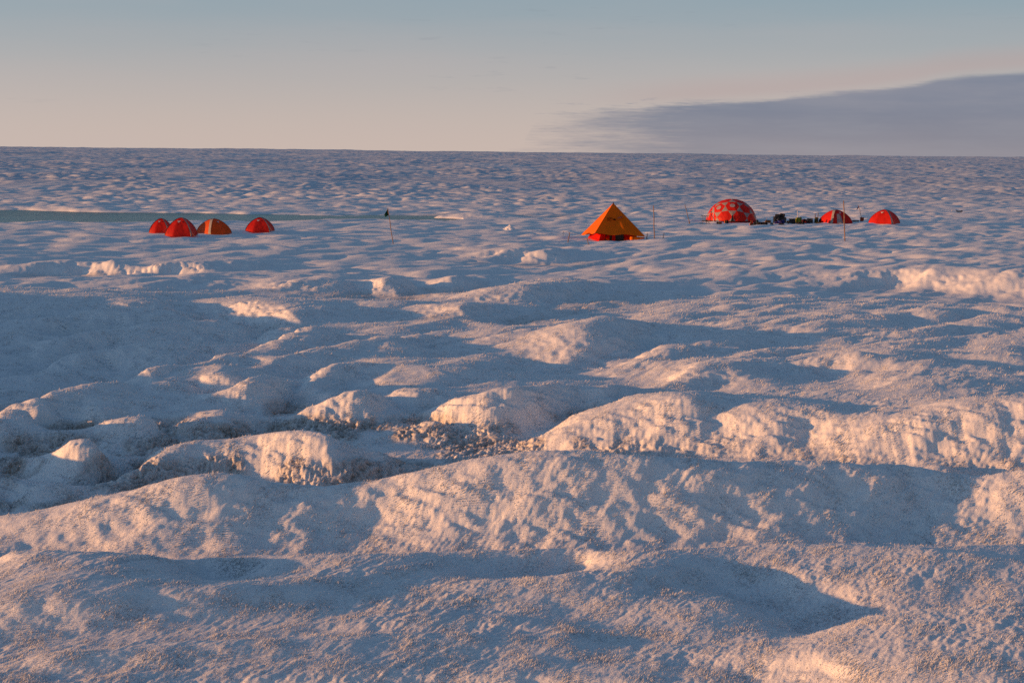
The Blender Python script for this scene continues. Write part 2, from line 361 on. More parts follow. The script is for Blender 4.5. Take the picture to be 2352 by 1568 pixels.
    # ---- crystals: small leaning blades of rotten ice standing all over the near surface
    rng = np.random.RandomState(5)
    ri = np.where((rr > 14.9) & (rr < 66))[0]; ci = np.where(np.abs(ph) < .40)[0]
    NCR = int(1150000*DETAIL*DETAIL)
    # even over the log of distance
    tgt = np.exp(rng.uniform(math.log(15), math.log(65), NCR)**1.0); pr = np.clip(np.searchsorted(rr, tgt), ri[0], ri[-1])
    pc = rng.choice(ci, NCR)
    facing = (nx[pr, pc]*-sn[pr, pc]+ny[pr, pc]*-cs[pr, pc])+nz[pr, pc]*CAM_H/RR[pr, pc]
    ok = rng.rand(NCR) < np.clip(facing*1.6+.10, 0, 1); pr, pc = pr[ok], pc[ok]; n_ = len(pr)
    P0 = np.stack([X[pr, pc], Y[pr, pc], Z[pr, pc]], 1); N0 = np.stack([nx[pr, pc], ny[pr, pc], nz[pr, pc]], 1)
    rad = RR[pr, pc]
    grp = np.clip(.75+.9*noise(P0[:, 0]*2.2, P0[:, 1]*2.2, 95), .35, 1.7)
    size = rng.uniform(.45, 1.25, n_)**1.3*(.0042+.00036*rad)*grp
    ldir = np.array([.62, .38, .62])
    ax = N0*.7+ldir*1.15+rng.normal(0, .26, (n_, 3)); ax /= np.linalg.norm(ax, axis=1)[:, None]
    t1 = np.cross(ax, rng.normal(0, 1, (n_, 3))); t1 /= np.linalg.norm(t1, axis=1)[:, None]; t2 = np.cross(ax, t1)
    hgt = size*rng.uniform(1.3, 3.6, n_)
    C0 = P0-N0*(size*.25)[:, None]
    k_ = size[:, None]*.62
    V = np.stack([C0+t1*k_*1.0, C0-t1*k_*.6+t2*k_*.55, C0-t1*k_*.6-t2*k_*.55, C0+ax*hgt[:, None]], 1).reshape(-1, 3).astype(np.float32)
    ib = (np.arange(n_, dtype=np.int32)*4)[:, None]
    Fc = np.concatenate([ib+np.array([[0, 1, 3]]), ib+np.array([[1, 2, 3]]), ib+np.array([[2, 0, 3]])], 1).reshape(-1, 3).astype(np.int32)
    mc = bpy.data.meshes.new('ice_crystals'); mc.vertices.add(len(V)); mc.vertices.foreach_set('co', V.ravel())
    mc.loops.add(len(Fc)*3); mc.loops.foreach_set('vertex_index', Fc.ravel()); mc.polygons.add(len(Fc)); mc.polygons.foreach_set('loop_start', np.arange(len(Fc), dtype=np.int32)*3)
    ac = mc.attributes.new('dirt', 'FLOAT', 'POINT'); ac.data.foreach_set('value', np.repeat(dirt[pr, pc], 4).astype(np.float32))
    sf = mc.attributes.new('sharp_face', 'BOOLEAN', 'FACE'); sf.data.foreach_set('value', np.ones(len(Fc), dtype=bool))
    mc.update(calc_edges=True)
    oc = bpy.data.objects.new('ice_crystals', mc); COL.objects.link(oc); oc['kind'] = 'stuff'; oc['label'] = 'frosty crystal crust standing on the near ice'
    co = np.stack([X, Y, Z], -1).reshape(-1, 3).astype(np.float32)
    me = bpy.data.meshes.new('ice_sheet')
    idx = np.arange(nr*nc, dtype=np.int32).reshape(nr, nc)
    nxt = np.roll(idx, -1, axis=1)
    quads = np.stack([idx[:-1], nxt[:-1], nxt[1:], idx[1:]], -1).reshape(-1, 4)
    cap = idx[0][::-1]
    nq = len(quads)
    me.vertices.add(len(co)); me.vertices.foreach_set('co', co.ravel())
    me.loops.add(nq*4+nc); me.loops.foreach_set('vertex_index', np.concatenate([quads.ravel(), cap]).astype(np.int32))
    me.polygons.add(nq+1)
    st = np.concatenate([np.arange(nq, dtype=np.int32)*4, [nq*4]]).astype(np.int32)
    me.polygons.foreach_set('loop_start', st)
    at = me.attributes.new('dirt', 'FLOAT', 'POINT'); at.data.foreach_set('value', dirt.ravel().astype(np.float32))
    me.update(calc_edges=True); me.validate()
    o = bpy.data.objects.new('ground', me); COL.objects.link(o)
    o['kind'] = 'structure'; o['label'] = 'rough snow and ice of the ice sheet running to the horizon'
    return o, oc
# ------------------------------------------------------------------ light
SUN_EL = 4.9; SUN_AZ = -101.0              # degrees: the sun stands low on the left
sd = Vector((math.sin(R(SUN_AZ))*math.cos(R(SUN_EL)), math.cos(R(SUN_AZ))*math.cos(R(SUN_EL)), math.sin(R(SUN_EL))))
sl = bpy.data.lights.new('sun', 'SUN'); sl.energy = 5.0; sl.angle = R(.55); sl.color = (1.0, .44, .14)
so = bpy.data.objects.new('sun', sl); COL.objects.link(so); so.rotation_euler = sd.to_track_quat('Z', 'Y').to_euler()

class NT:
    def __init__(s, tree): s.t = tree; s.n = tree.nodes; s.l = tree.links
    def new(s, kind, **kw):
        n = s.n.new(kind)
        for k, v in kw.items():
            if k.startswith('i_'):
                key = k[2:]; key = int(key) if key.isdigit() else key.replace('_', ' ')
                s.put(n, key, v)
            else: setattr(n, k, v)
        return n
    def put(s, n, key, v):
        if isinstance(v, bpy.types.NodeSocket): s.l.new(v, n.inputs[key])
        else: n.inputs[key].default_value = v
    def math(s, op, a, b=0.0, c=0.0):
        n = s.n.new('ShaderNodeMath'); n.operation = op
        for i, v in enumerate((a, b, c)): s.put(n, i, v)
        return n.outputs[0]
    def mix(s, f, a, b):
        n = s.n.new('ShaderNodeMix'); n.data_type = 'RGBA'
        s.put(n, 0, f); s.put(n, 6, a); s.put(n, 7, b); return n.outputs[2]
    def mr(s, v, a, b, c=0.0, d=1.0, smooth=True):
        n = s.n.new('ShaderNodeMapRange'); n.interpolation_type = 'SMOOTHSTEP' if smooth else 'LINEAR'
        for k, q in zip((0, 1, 2, 3, 4), (v, a, b, c, d)): s.put(n, k, q)
        return n.outputs[0]

world = bpy.data.worlds.new('World'); scene.world = world; world.use_nodes = True
T = NT(world.node_tree); T.n.clear()
sky = T.new('ShaderNodeTexSky', sky_type='NISHITA', sun_disc=False, sun_elevation=R(SUN_EL), sun_rotation=R(SUN_AZ), altitude=900, air_density=1.2, dust_density=1.5, ozone_density=2.0)
tc = T.new('ShaderNodeTexCoord')
sep = T.new('ShaderNodeSeparateXYZ'); T.l.new(tc.outputs['Generated'], sep.inputs[0])
X, Y, Z = sep.outputs
az = T.math('ARCTAN2', X, Y)
hor = T.math('SQRT', T.math('ADD', T.math('MULTIPLY', X, X), T.math('MULTIPLY', Y, Y)))
el = T.math('ARCTAN2', Z, hor)
BG = 0.10
# thin air near the horizon keeps a rosy band; higher up the sky turns blue-grey
rosy = T.mr(el, 0.0, .115, 1.0, 0.0)
left = T.mr(az, -.35, .35, 1.0, .6)
low_sky = T.mix(T.mr(el, -.01, .125), (4.9, 4.0, 3.6, 1), (2.15, 2.95, 3.5, 1))
high_sky = T.mix(.15, (.14, .68, 1.5, 1), sky.outputs[0])
col = T.mix(T.mr(el, .10, .34), T.mix(.08, low_sky, sky.outputs[0]), high_sky)
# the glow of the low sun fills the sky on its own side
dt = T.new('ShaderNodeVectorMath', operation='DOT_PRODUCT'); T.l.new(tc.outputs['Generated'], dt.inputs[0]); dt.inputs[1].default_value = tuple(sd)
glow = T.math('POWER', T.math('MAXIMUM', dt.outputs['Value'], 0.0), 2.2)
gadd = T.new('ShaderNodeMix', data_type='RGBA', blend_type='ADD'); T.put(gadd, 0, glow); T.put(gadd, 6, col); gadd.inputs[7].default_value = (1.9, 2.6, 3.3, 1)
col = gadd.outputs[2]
# the cloud bank low on the right, and its ragged wisps
def vec(a, b, c=0.0):
    n = T.new('ShaderNodeCombineXYZ'); T.put(n, 0, a); T.put(n, 1, b); T.put(n, 2, c); return n.outputs[0]
n1 = T.new('ShaderNodeTexNoise', i_Scale=1.0, i_Detail=6.0, i_Roughness=.6); T.l.new(vec(T.math('MULTIPLY', az, 16), T.math('MULTIPLY', el, 120), 3.1), n1.inputs['Vector'])
n2 = T.new('ShaderNodeTexNoise', i_Scale=1.0, i_Detail=5.0, i_Roughness=.65); T.l.new(vec(T.math('MULTIPLY', az, 45), T.math('MULTIPLY', el, 520), 7.7), n2.inputs['Vector'])
top = T.new('ShaderNodeFloatCurve'); 
cu = top.mapping.curves[0]
pts_c = [(-.06, .0), (.0, .004), (.015, .023), (.035, .029), (.10, .034), (.19, .040), (.27, .0485), (.29, .0525), (.36, .057), (.6, .066), (1.0, .05)]
cu.points[0].location = (pts_c[0][0]+.06, pts_c[0][1]*10); cu.points[1].location = (1.06, .5)
for a_, b_ in pts_c[1:-1]: cu.points.new(a_+.06, b_*10)
top.mapping.use_clip = False; top.mapping.update()
T.put(top, 'Value', T.math('ADD', az, .06))
edge = T.math('MULTIPLY', top.outputs[0], .1)
rag = T.mr(az, .0, .36, .012, .0022, False)
d = T.math('SUBTRACT', edge, el)
d = T.math('ADD', d, T.math('MULTIPLY', T.math('SUBTRACT', n1.outputs[0], .52), rag))
d = T.math('ADD', d, T.math('MULTIPLY', T.math('SUBTRACT', n2.outputs[0], .5), T.math('MULTIPLY', rag, .8)))
azr = T.math('ADD', az, T.math('ADD', T.math('MULTIPLY', T.math('SUBTRACT', n2.outputs[0], .5), .12), T.math('MULTIPLY', T.math('SUBTRACT', n1.outputs[0], .5), .10)))
bank = T.math('MULTIPLY', T.mr(d, -.0015, .003), T.mr(azr, -.015, .13))
bank = T.math('MULTIPLY', bank, T.mr(az, 1.2, .8))
cloud0 = T.mix(T.mr(el, 0.0, .05), (2.0, 1.95, 2.3, 1), (1.35, 1.66, 2.3, 1))
cloud = T.mix(T.mr(n1.outputs[0], .3, .75, 0, .35), cloud0, (2.3, 2.35, 2.7, 1))
# rose rim where the last sun catches the top of the bank
rim = T.math('MULTIPLY', T.mr(T.math('SUBTRACT', el, edge), -.002, .006), T.mr(T.math('SUBTRACT', el, edge), .022, .006))
rim = T.math('MULTIPLY', rim, T.math('MULTIPLY', T.mr(az, .02, .14), .5))
col = T.mix(rim, col, (3.7, 2.85, 2.75, 1))
wis = T.math('MULTIPLY', T.mr(n2.outputs[0], .60, .74), T.math('MULTIPLY', T.mr(T.math('SUBTRACT', el, edge), .008, .002), T.mr(az, -.07, .0)))
wis = T.math('MULTIPLY', wis, T.mr(az, .30, .15))
col = T.mix(T.math('MULTIPLY', wis, .5), col, cloud)
col = T.mix(T.math('MULTIPLY', bank, .95), col, cloud)
# faint high streaks
n3 = T.new('ShaderNodeTexNoise', i_Scale=1.0, i_Detail=4.0); T.l.new(vec(T.math('MULTIPLY', az, 3), T.math('MULTIPLY', el, 26), 1.3), n3.inputs['Vector'])
col = T.mix(T.mr(n3.outputs[0], .35, .8, 0, .22), col, (4.2, 3.5, 3.4, 1))
n4 = T.new('ShaderNodeTexNoise', i_Scale=1.0, i_Detail=4.0, i_Roughness=.6); T.l.new(vec(T.math('MULTIPLY', az, 30), T.math('MULTIPLY', el, 240), 5.1), n4.inputs['Vector'])
n5 = T.new('ShaderNodeTexNoise', i_Scale=1.0, i_Detail=2.0); T.l.new(vec(T.math('MULTIPLY', az, 6), T.math('MULTIPLY', el, 18), 9.4), n5.inputs['Vector'])
w4 = T.math('MULTIPLY', T.mr(n4.outputs[0], .58, .72), T.mr(n5.outputs[0], .48, .66))
col = T.mix(T.math('MULTIPLY', w4, T.math('MULTIPLY', T.mr(el, .02, .04), .14)), col, (1.6, 1.85, 2.2, 1))
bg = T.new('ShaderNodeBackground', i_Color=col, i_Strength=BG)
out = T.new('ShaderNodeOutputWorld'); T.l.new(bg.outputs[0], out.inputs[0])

scene.view_settings.view_transform = 'Standard'; scene.view_settings.look = 'None'
scene.view_settings.exposure = 0.34; scene.view_settings.gamma = 1
scene.render.engine = 'CYCLES'
scene.cycles.use_denoising = False
scene.cycles.max_bounces = 6; scene.cycles.diffuse_bounces = 3; scene.cycles.glossy_bounces = 2; scene.cycles.transmission_bounces = 4
scene.cycles.caustics_reflective = False; scene.cycles.caustics_refractive = False

# ------------------------------------------------------------------ snow, water
def material(name):
    m = bpy.data.materials.new(name); m.use_nodes = True
    t = NT(m.node_tree); b = m.node_tree.nodes['Principled BSDF']; return m, t, b
def snow_mat(name, glow=0.0):
    m, t, b = material(name)
    geo = t.new('ShaderNodeNewGeometry'); pos = geo.outputs['Position']
    at = t.new('ShaderNodeAttribute', attribute_name='dirt')
    n = t.new('ShaderNodeTexNoise', i_Scale=3.0, i_Detail=6.0, i_Roughness=.7); t.l.new(pos, n.inputs['Vector'])
    n2 = t.new('ShaderNodeTexNoise', i_Scale=26.0, i_Detail=3.0, i_Roughness=.7); t.l.new(pos, n2.inputs['Vector'])
    c = t.mix(t.mr(n.outputs[0], .3, .7), (.80, .82, .85, 1), (.88, .88, .88, 1))
    # base colour turns darker grey-blue in noise patches, more with distance
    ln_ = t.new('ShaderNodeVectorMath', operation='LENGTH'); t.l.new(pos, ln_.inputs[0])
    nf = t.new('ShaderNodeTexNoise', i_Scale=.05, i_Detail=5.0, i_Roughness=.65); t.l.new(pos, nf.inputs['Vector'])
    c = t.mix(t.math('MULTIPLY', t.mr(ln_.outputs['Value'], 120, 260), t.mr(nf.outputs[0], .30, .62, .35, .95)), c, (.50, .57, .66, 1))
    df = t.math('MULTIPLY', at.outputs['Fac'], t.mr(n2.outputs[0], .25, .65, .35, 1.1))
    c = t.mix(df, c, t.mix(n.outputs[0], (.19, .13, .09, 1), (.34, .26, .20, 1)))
    t.put(b, 'Base Color', c); t.put(b, 'Roughness', .62); t.put(b, 'Specular IOR Level', .25)
    nb = t.new('ShaderNodeTexNoise', i_Scale=48.0, i_Detail=5.0, i_Roughness=.75); t.l.new(pos, nb.inputs['Vector'])
    cd = t.new('ShaderNodeVectorMath', operation='LENGTH'); t.l.new(pos, cd.inputs[0])
    bp = t.new('ShaderNodeBump', i_Strength=.55, i_Distance=.02); t.l.new(nb.outputs[0], bp.inputs['Height'])
    t.l.new(bp.outputs[0], b.inputs['Normal'])
    # loose crystals, each with a facing of its own, that flash when they catch the sun
    vo = t.new('ShaderNodeTexVoronoi', i_Scale=38.0); t.l.new(pos, vo.inputs['Vector'])
    wn = t.new('ShaderNodeTexWhiteNoise'); t.l.new(vo.outputs['Color'], wn.inputs['Vector'])
    nv = t.new('ShaderNodeVectorMath', operation='MULTIPLY_ADD'); t.l.new(wn.outputs['Color'], nv.inputs[0]); nv.inputs[1].default_value = (2, 2, 2); nv.inputs[2].default_value = (-1, -1, -.6)
    nn = t.new('ShaderNodeVectorMath', operation='NORMALIZE'); t.l.new(nv.outputs[0], nn.inputs[0])
    gl = t.new('ShaderNodeBsdfGlossy', i_Roughness=.18, i_Color=(.9, .9, .9, 1)); t.l.new(nn.outputs[0], gl.inputs['Normal'])
    ms = t.new('ShaderNodeMixShader'); 
    pick = t.math('MULTIPLY', t.math('LESS_THAN', vo.outputs['Distance'], .30), t.math('GREATER_THAN', wn.outputs['Value'], .82))
    t.put(ms, 0, t.math('MULTIPLY', pick, .75)); t.l.new(b.outputs[0], ms.inputs[1]); t.l.new(gl.outputs[0], ms.inputs[2])
    res = ms.outputs[0]
    if glow:
        tr = t.new('ShaderNodeBsdfTranslucent'); t.put(tr, 'Color', c); m2 = t.new('ShaderNodeMixShader'); t.put(m2, 0, glow); t.l.new(res, m2.inputs[1]); t.l.new(tr.outputs[0], m2.inputs[2]); res = m2.outputs[0]
    o = t.n['Material Output']; t.l.new(res, o.inputs[0])
    return m
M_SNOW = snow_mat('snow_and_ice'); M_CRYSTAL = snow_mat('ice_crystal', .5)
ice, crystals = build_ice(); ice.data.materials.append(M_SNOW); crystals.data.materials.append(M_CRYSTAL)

def build_water():
    phs = np.linspace(-.74, NPH[-1]+.004, 90)
    bm = bmesh.new(); rows = []
    for p in phs:
        a, b_ = np.interp(p, NPH, NR)-4, np.interp(p, FPH, FR)+4
        rows.append([bm.verts.new((r_*math.sin(p), r_*math.cos(p), LAKE_Z)) for r_ in np.linspace(a, b_, 12)])
    for r1, r2 in zip(rows[:-1], rows[1:]):
        for i in range(11): bm.faces.new((r1[i], r2[i], r2[i+1], r1[i+1])[::-1])
    bmesh.ops.recalc_face_normals(bm, faces=bm.faces)
    me = bpy.data.meshes.new('water'); bm.to_mesh(me); bm.free()
    if me.polygons[0].normal.z < 0: me.flip_normals()
    o = bpy.data.objects.new('water', me); COL.objects.link(o); o['kind'] = 'structure'; o['label'] = 'teal meltwater lake lying in the ice behind the left tents'
    m, t, b = material('meltwater')
    geo = t.new('ShaderNodeNewGeometry')
    mp = t.new('ShaderNodeMapping'); mp.inputs['Scale'].default_value = (1, 1.0, 1); t.l.new(geo.outputs['Position'], mp.inputs[0])
    n = t.new('ShaderNodeTexNoise', i_Scale=1.6, i_Detail=4.0, i_Roughness=.6); t.l.new(mp.outputs[0], n.inputs['Vector'])
    n2 = t.new('ShaderNodeTexNoise', i_Scale=.06, i_Detail=3.0); t.l.new(geo.outputs['Position'], n2.inputs['Vector'])
    bp = t.new('ShaderNodeBump', i_Strength=.9, i_Distance=.25); t.l.new(n.outputs[0], bp.inputs['Height']); t.l.new(bp.outputs[0], b.inputs['Normal'])
    t.put(b, 'Base Color', t.mix(t.mr(n2.outputs[0], .35, .65), (.018, .15, .20, 1), (.045, .22, .28, 1))); t.put(b, 'Roughness', .25); t.put(b, 'IOR', 1.33); t.put(b, 'Specular IOR Level', .14)
    me.materials.append(m); return o
water = build_water()
# ================================================================== the camp
def mat(name, col, rough=.6, spec=.3, trans=0.0, vary=.12, scale=6.0, metal=0.0, col2=None, bump=0.0):
    m, t, b = material(name)
    tcx = t.new('ShaderNodeTexCoord')
    n = t.new('ShaderNodeTexNoise', i_Scale=scale, i_Detail=4.0); t.l.new(tcx.outputs['Object'], n.inputs['Vector'])
    c2 = col2 or tuple(max(0, v*(1-vary*2)) for v in col)
    c = t.mix(t.mr(n.outputs[0], .35, .65), (*c2, 1), (*col, 1))
    t.put(b, 'Base Color', c); t.put(b, 'Roughness', rough); t.put(b, 'Specular IOR Level', spec); t.put(b, 'Metallic', metal)
    if bump:
        nb = t.new('ShaderNodeTexNoise', i_Scale=scale*.8, i_Detail=2.0); t.l.new(tcx.outputs['Object'], nb.inputs['Vector'])
        bp = t.new('ShaderNodeBump', i_Strength=bump, i_Distance=.15); t.l.new(nb.outputs[0], bp.inputs['Height']); t.l.new(bp.outputs[0], b.inputs['Normal'])
    if trans:
        tr = t.new('ShaderNodeBsdfTranslucent'); t.put(tr, 'Color', c)
        ms = t.new('ShaderNodeMixShader'); t.put(ms, 0, trans); t.l.new(b.outputs[0], ms.inputs[1]); t.l.new(tr.outputs[0], ms.inputs[2])
        t.l.new(ms.outputs[0], t.n['Material Output'].inputs[0])
    return m
M = dict(
    red=mat('red_nylon', (.72, .022, .009), .5, .25, .34, .08, 3.0, bump=.25),
    redo=mat('orange_red_nylon', (.85, .13, .012), .5, .25, .40, .08, 3.0, bump=.35),
    orange=mat('orange_canvas', (.86, .18, .003), .7, .15, .26, .06, 2.0, bump=.25),
    inner=mat('red_inner_wall', (.70, .014, .006), .7, .15, .38, .05, 3.0, bump=.2),
    white=mat('off_white_nylon', (.31, .29, .285), .5, .25, .2, .05, 3.0, bump=.15),
    dark=mat('dark_pole', (.03, .03, .035), .4, .4), wood=mat('bamboo', (.27, .17, .11), .6, .2, 0, .2, 9.0),
    grey_wood=mat('weathered_wood', (.22, .16, .12), .7, .2, 0, .2, 9.0),
    black=mat('black_fabric', (.018, .016, .017), .8, .15), case=mat('black_case', (.012, .011, .012), .45, .4), blue=mat('blue_bag', (.012, .03, .20), .7, .2),
    grey=mat('grey_case', (.11, .10, .105), .6, .3), yellow=mat('yellow_green_bag', (.30, .31, .012), .5, .3, .15), olive=mat('olive_pack', (.07, .065, .025), .8, .15),
    redbag=mat('red_bag', (.45, .012, .01), .6, .3, .1), dred=mat('dark_red_bag', (.06, .008, .01), .8, .15), orbag=mat('orange_bag', (.60, .15, .02), .6, .3, .15), teal=mat('teal_bag', (.02, .07, .08), .7, .2),
    gbag=mat('grey_blue_bag', (.14, .19, .22), .7, .2), brown=mat('brown_cloth', (.09, .055, .03), .9, .1), rope=mat('pale_cord', (.42, .36, .28), .8, .1), gold=mat('yellow_strap', (.50, .26, .02), .6, .3),
    bucket=mat('orange_plastic', (.62, .085, .02), .35, .5, .1), green=mat('green_flag', (.006, .045, .03), .8, .1, .2), flagblue=mat('blue_flag', (.02, .03, .17), .8, .1, .2),
    pvc=mat('white_pipe', (.66, .64, .62), .4, .4), metal=mat('grey_metal', (.15, .14, .14), .4, .5, metal=.4), pale=mat('pale_sticker', (.70, .55, .52), .6, .2), window=mat('clear_grey_window', (.42, .36, .36), .35, .4, .2),
    ink=mat('dark_lettering', (.035, .006, .002), .8, .1), tape=mat('faded_pink_patch', (.50, .13, .07), .7, .15, .15), pink=mat('pink_ring', (.30, .10, .22), .7, .2), snowlump=None)

def new_obj(name, bm, m, parent=None, smooth=False):
    bmesh.ops.recalc_face_normals(bm, faces=bm.faces)
    me = bpy.data.meshes.new(name); bm.to_mesh(me); bm.free()
    for x in (m if isinstance(m, (list, tuple)) else [m]): me.materials.append(x)
    if smooth:
        for p_ in me.polygons: p_.use_smooth = True
    else:
        for p_ in me.polygons: p_.use_smooth = False
    o = bpy.data.objects.new(name, me); COL.objects.link(o)
    if parent: o.parent = parent
    return o
def tag(o, label, cat, group=None):
    o['label'] = label; o['category'] = cat
    if group: o['group'] = group
    return o
def thing(name, loc, yaw, label, cat, group=None, tilt=(0, 0)):
    o = bpy.data.objects.new(name, None); o.empty_display_size = .2; COL.objects.link(o)
    o.location = loc; o.rotation_euler = (tilt[0], tilt[1], yaw)
    return tag(o, label, cat, group)
def tube(bm, pts, r, n=7, r2=None):
    pts = [Vector(p_) for p_ in pts]; rings = []
    for i, p_ in enumerate(pts):
        d_ = (pts[min(i+1, len(pts)-1)]-pts[max(i-1, 0)]).normalized()
        u = d_.cross(Vector((0, 0, 1))) if abs(d_.z) < .95 else d_.cross(Vector((1, 0, 0)))
        u.normalize(); w = d_.cross(u)
        rr = r if r2 is None else r+(r2-r)*i/(len(pts)-1)
        rings.append([bm.verts.new(p_+u*math.cos(a_)*rr+w*math.sin(a_)*rr) for a_ in [2*math.pi*k_/n for k_ in range(n)]])
    for a_, b_ in zip(rings[:-1], rings[1:]):
        for k_ in range(n): bm.faces.new((a_[k_], a_[(k_+1) % n], b_[(k_+1) % n], b_[k_]))
    bm.faces.new(rings[0][::-1]); bm.faces.new(rings[-1])
def box(bm, c, s, bev=.02, taper=1.0, rot=0.0, seg=2):
    r_ = bmesh.ops.create_cube(bm, size=1); vs = r_['verts']
    for v in vs:
        k_ = taper if v.co.z > 0 else 1
        v.co = Vector((v.co.x*s[0]*k_, v.co.y*s[1]*k_, v.co.z*s[2]))
    if bev:
        es = list({e for v in vs for e in v.link_edges})
        out_ = bmesh.ops.bevel(bm, geom=es, offset=bev, segments=seg, profile=.5, affect='EDGES')
        vs = list({v for f in out_['faces'] for v in f.verts} | {v for v in vs if v.is_valid})
        # every vertex of this island
        st = list(vs); seen = set(vs)
        while st:
            v = st.pop()
            for e in v.link_edges:
                q = e.other_vert(v)
                if q not in seen: seen.add(q); st.append(q)
        vs = list(seen)
    Rm = Matrix.Rotation(rot, 3, 'Z')
    for v in vs: v.co = Rm @ v.co+Vector(c)
    return vs
def bm_(): return bmesh.new()
def sizepx(n_src, loc): return n_src*.5742*math.hypot(loc.x, loc.y)/F       # metres covered by so many photograph pixels

# ------------------------------------------------------------------ dome tents
def dome_tent(px, py, w_px, h_px, yaw_deg, fab, label, open_door=False, sx=1.0):
    loc = place(px, py); d_ = math.hypot(loc.x, loc.y)
    Wd = w_px*d_/F; H = h_px*d_/F
    face_cam = math.atan2(-loc.x, -loc.y)                      # direction to the viewer
    loc = Vector((loc.x, loc.y+Wd*.30, ground_z(loc.x, loc.y+Wd*.30)-.03))
    yaw = -math.atan2(loc.x, loc.y)+R(yaw_deg)
    t = thing('dome_tent', loc, yaw, label, 'tent', 'red dome tents of the camp')
    Dg = Wd*.60; e_ = 2/1.62
    angs = [R(-90+46), R(90-44), R(90+44), R(-90-46)]           # front right, back right, back left, front left
    def pole_pt(k, tt):
        a_ = tt*math.pi/2
        r_ = Dg*max(math.cos(a_), 0)**e_; z_ = H*math.sin(a_)**e_
        return Vector((math.cos(angs[k])*r_*sx, math.sin(angs[k])*r_, z_))
    NT_ = 14
    def panel(bm, k0, k1, s0, s1, n, out=0.0, push=0.0, tmax=1.0, fold=0):
        """a strip of the panel between two poles; s0, s1 functions of height"""
        grid = []
        for i in range(NT_+1):
            tt = tmax*i/NT_; A, B = pole_pt(k0, tt), pole_pt(k1, tt); row = []
            a0, b0 = s0(A, B), s1(A, B)
            for j in range(n+1):
                s = a0+(b0-a0)*j/n
                p_ = A.lerp(B, s)
                mid = (A+B)/2; ax = Vector((mid.x, mid.y, 0)); 
                if ax.length > 1e-5: ax.normalize()
                sag = -.05*math.sin(math.pi*s)*Wd*.5*(1-tt)**.5*math.sin(math.pi*min(tt*1.2, 1))
                bulge = push*(1-tt)**1.2*(s/.36 if s < .36 else (1-s)/.64)
                if fold: bulge += .011*math.sin(s*17+tt*5+px)*(1-tt)*(.4+.6*math.sin(s*5+px))
                row.append(bm.verts.new(p_+ax*(sag+bulge+out)+Vector((0, 0, out*.5))))
            grid.append(row)
        for a_, b_ in zip(grid[:-1], grid[1:]):
            for j in range(n):
                try: bm.faces.new((a_[j], a_[j+1], b_[j+1], b_[j]))
                except ValueError: pass
        bmesh.ops.remove_doubles(bm, verts=bm.verts, dist=.002)
    bw = .34*Wd/2.2
    near = lambda A, B: min(1.0, bw/max((A-B).length, 1e-4))
    zero = lambda A, B: 0.0
    one = lambda A, B: 1.0
    b = bm_(); panel(b, 0, 1, near, one, 6); panel(b, 1, 2, zero, one, 6)
    panel(b, 2, 3, zero, lambda A, B: 1-near(A, B), 6)
    new_obj('fly', b, fab, t, True)
    b = bm_(); panel(b, 0, 1, zero, near, 2, .006); new_obj('band', b, M['white'], t, True)
    b = bm_(); panel(b, 2, 3, lambda A, B: 1-near(A, B), one, 2, .006); new_obj('band', b, M['white'], t, True)
    b = bm_(); panel(b, 3, 0, zero, one, 14, 0, .32*Wd/2.2, .93, 1); door = new_obj('door', b, fab, t, True)
    if open_door:
        b = bm_(); panel(b, 3, 0, lambda A, B: .16, lambda A, B: .40, 5, .03, .32*Wd/2.2, .55); new_obj('opening', b, M['window'], door, True)
    # the small pale emblem below the peak: a triangle standing on its point
    def door_pt(tt, s, off):
        A, B = pole_pt(3, tt), pole_pt(0, tt); p_ = A.lerp(B, s)
        return p_+Vector((0, -1, .4))*off+Vector((0, -1, 0))*(.32*Wd/2.2*(1-tt)**1.2*(s/.36 if s < .36 else (1-s)/.64))
    b = bm_()
    vs = [b.verts.new(door_pt(.66, .34, .03)), b.verts.new(door_pt(.66, .66, .03)), b.verts.new(door_pt(.56, .5, .035))]
    b.faces.new(vs); new_obj('emblem', b, M['pale'], door)
    for k in range(4):
        b = bm_(); tube(b, [pole_pt(k, i/9)+Vector((math.cos(angs[k]), math.sin(angs[k]), .7)).normalized()*.016 for i in range(10)], .011, 6)
        new_obj('pole', b, M['dark'], t)
    for k in range(4):
        b = bm_(); p_ = pole_pt(k, .45); q = Vector((math.cos(angs[k])*Dg*1.42*sx, math.sin(angs[k])*Dg*1.42, .02))
        tube(b, [p_, q], .004, 4); new_obj('guy_line', b, M['rope'], t)
    return t
dome_tent(367, 535.0, 50, 32.5, -19, M['red'], 'red dome tent partly hidden behind the larger red tent, leftmost of all')
dome_tent(412, 543.6, 68, 40, -17, M['red'], 'largest of the left red dome tents, in front, with pale band over the top')
dome_tent(487, 537.3, 66, 32.5, 36, M['redo'], 'orange-red dome tent with its pale band on the sunlit left side')
dome_tent(594, 533, 64, 31, -14, M['red'], 'red dome tent standing alone to the right of three others by the lake')
dome_tent(1923, 513, 62, 29.5, 38, M['red'], 'red dome tent with half-open grey doorway beside the gear pile, behind a tall post', True)
dome_tent(2036, 514, 62, 30.5, -22, M['red'], 'rightmost red dome tent of the camp, door zipped shut, grey band on its right')

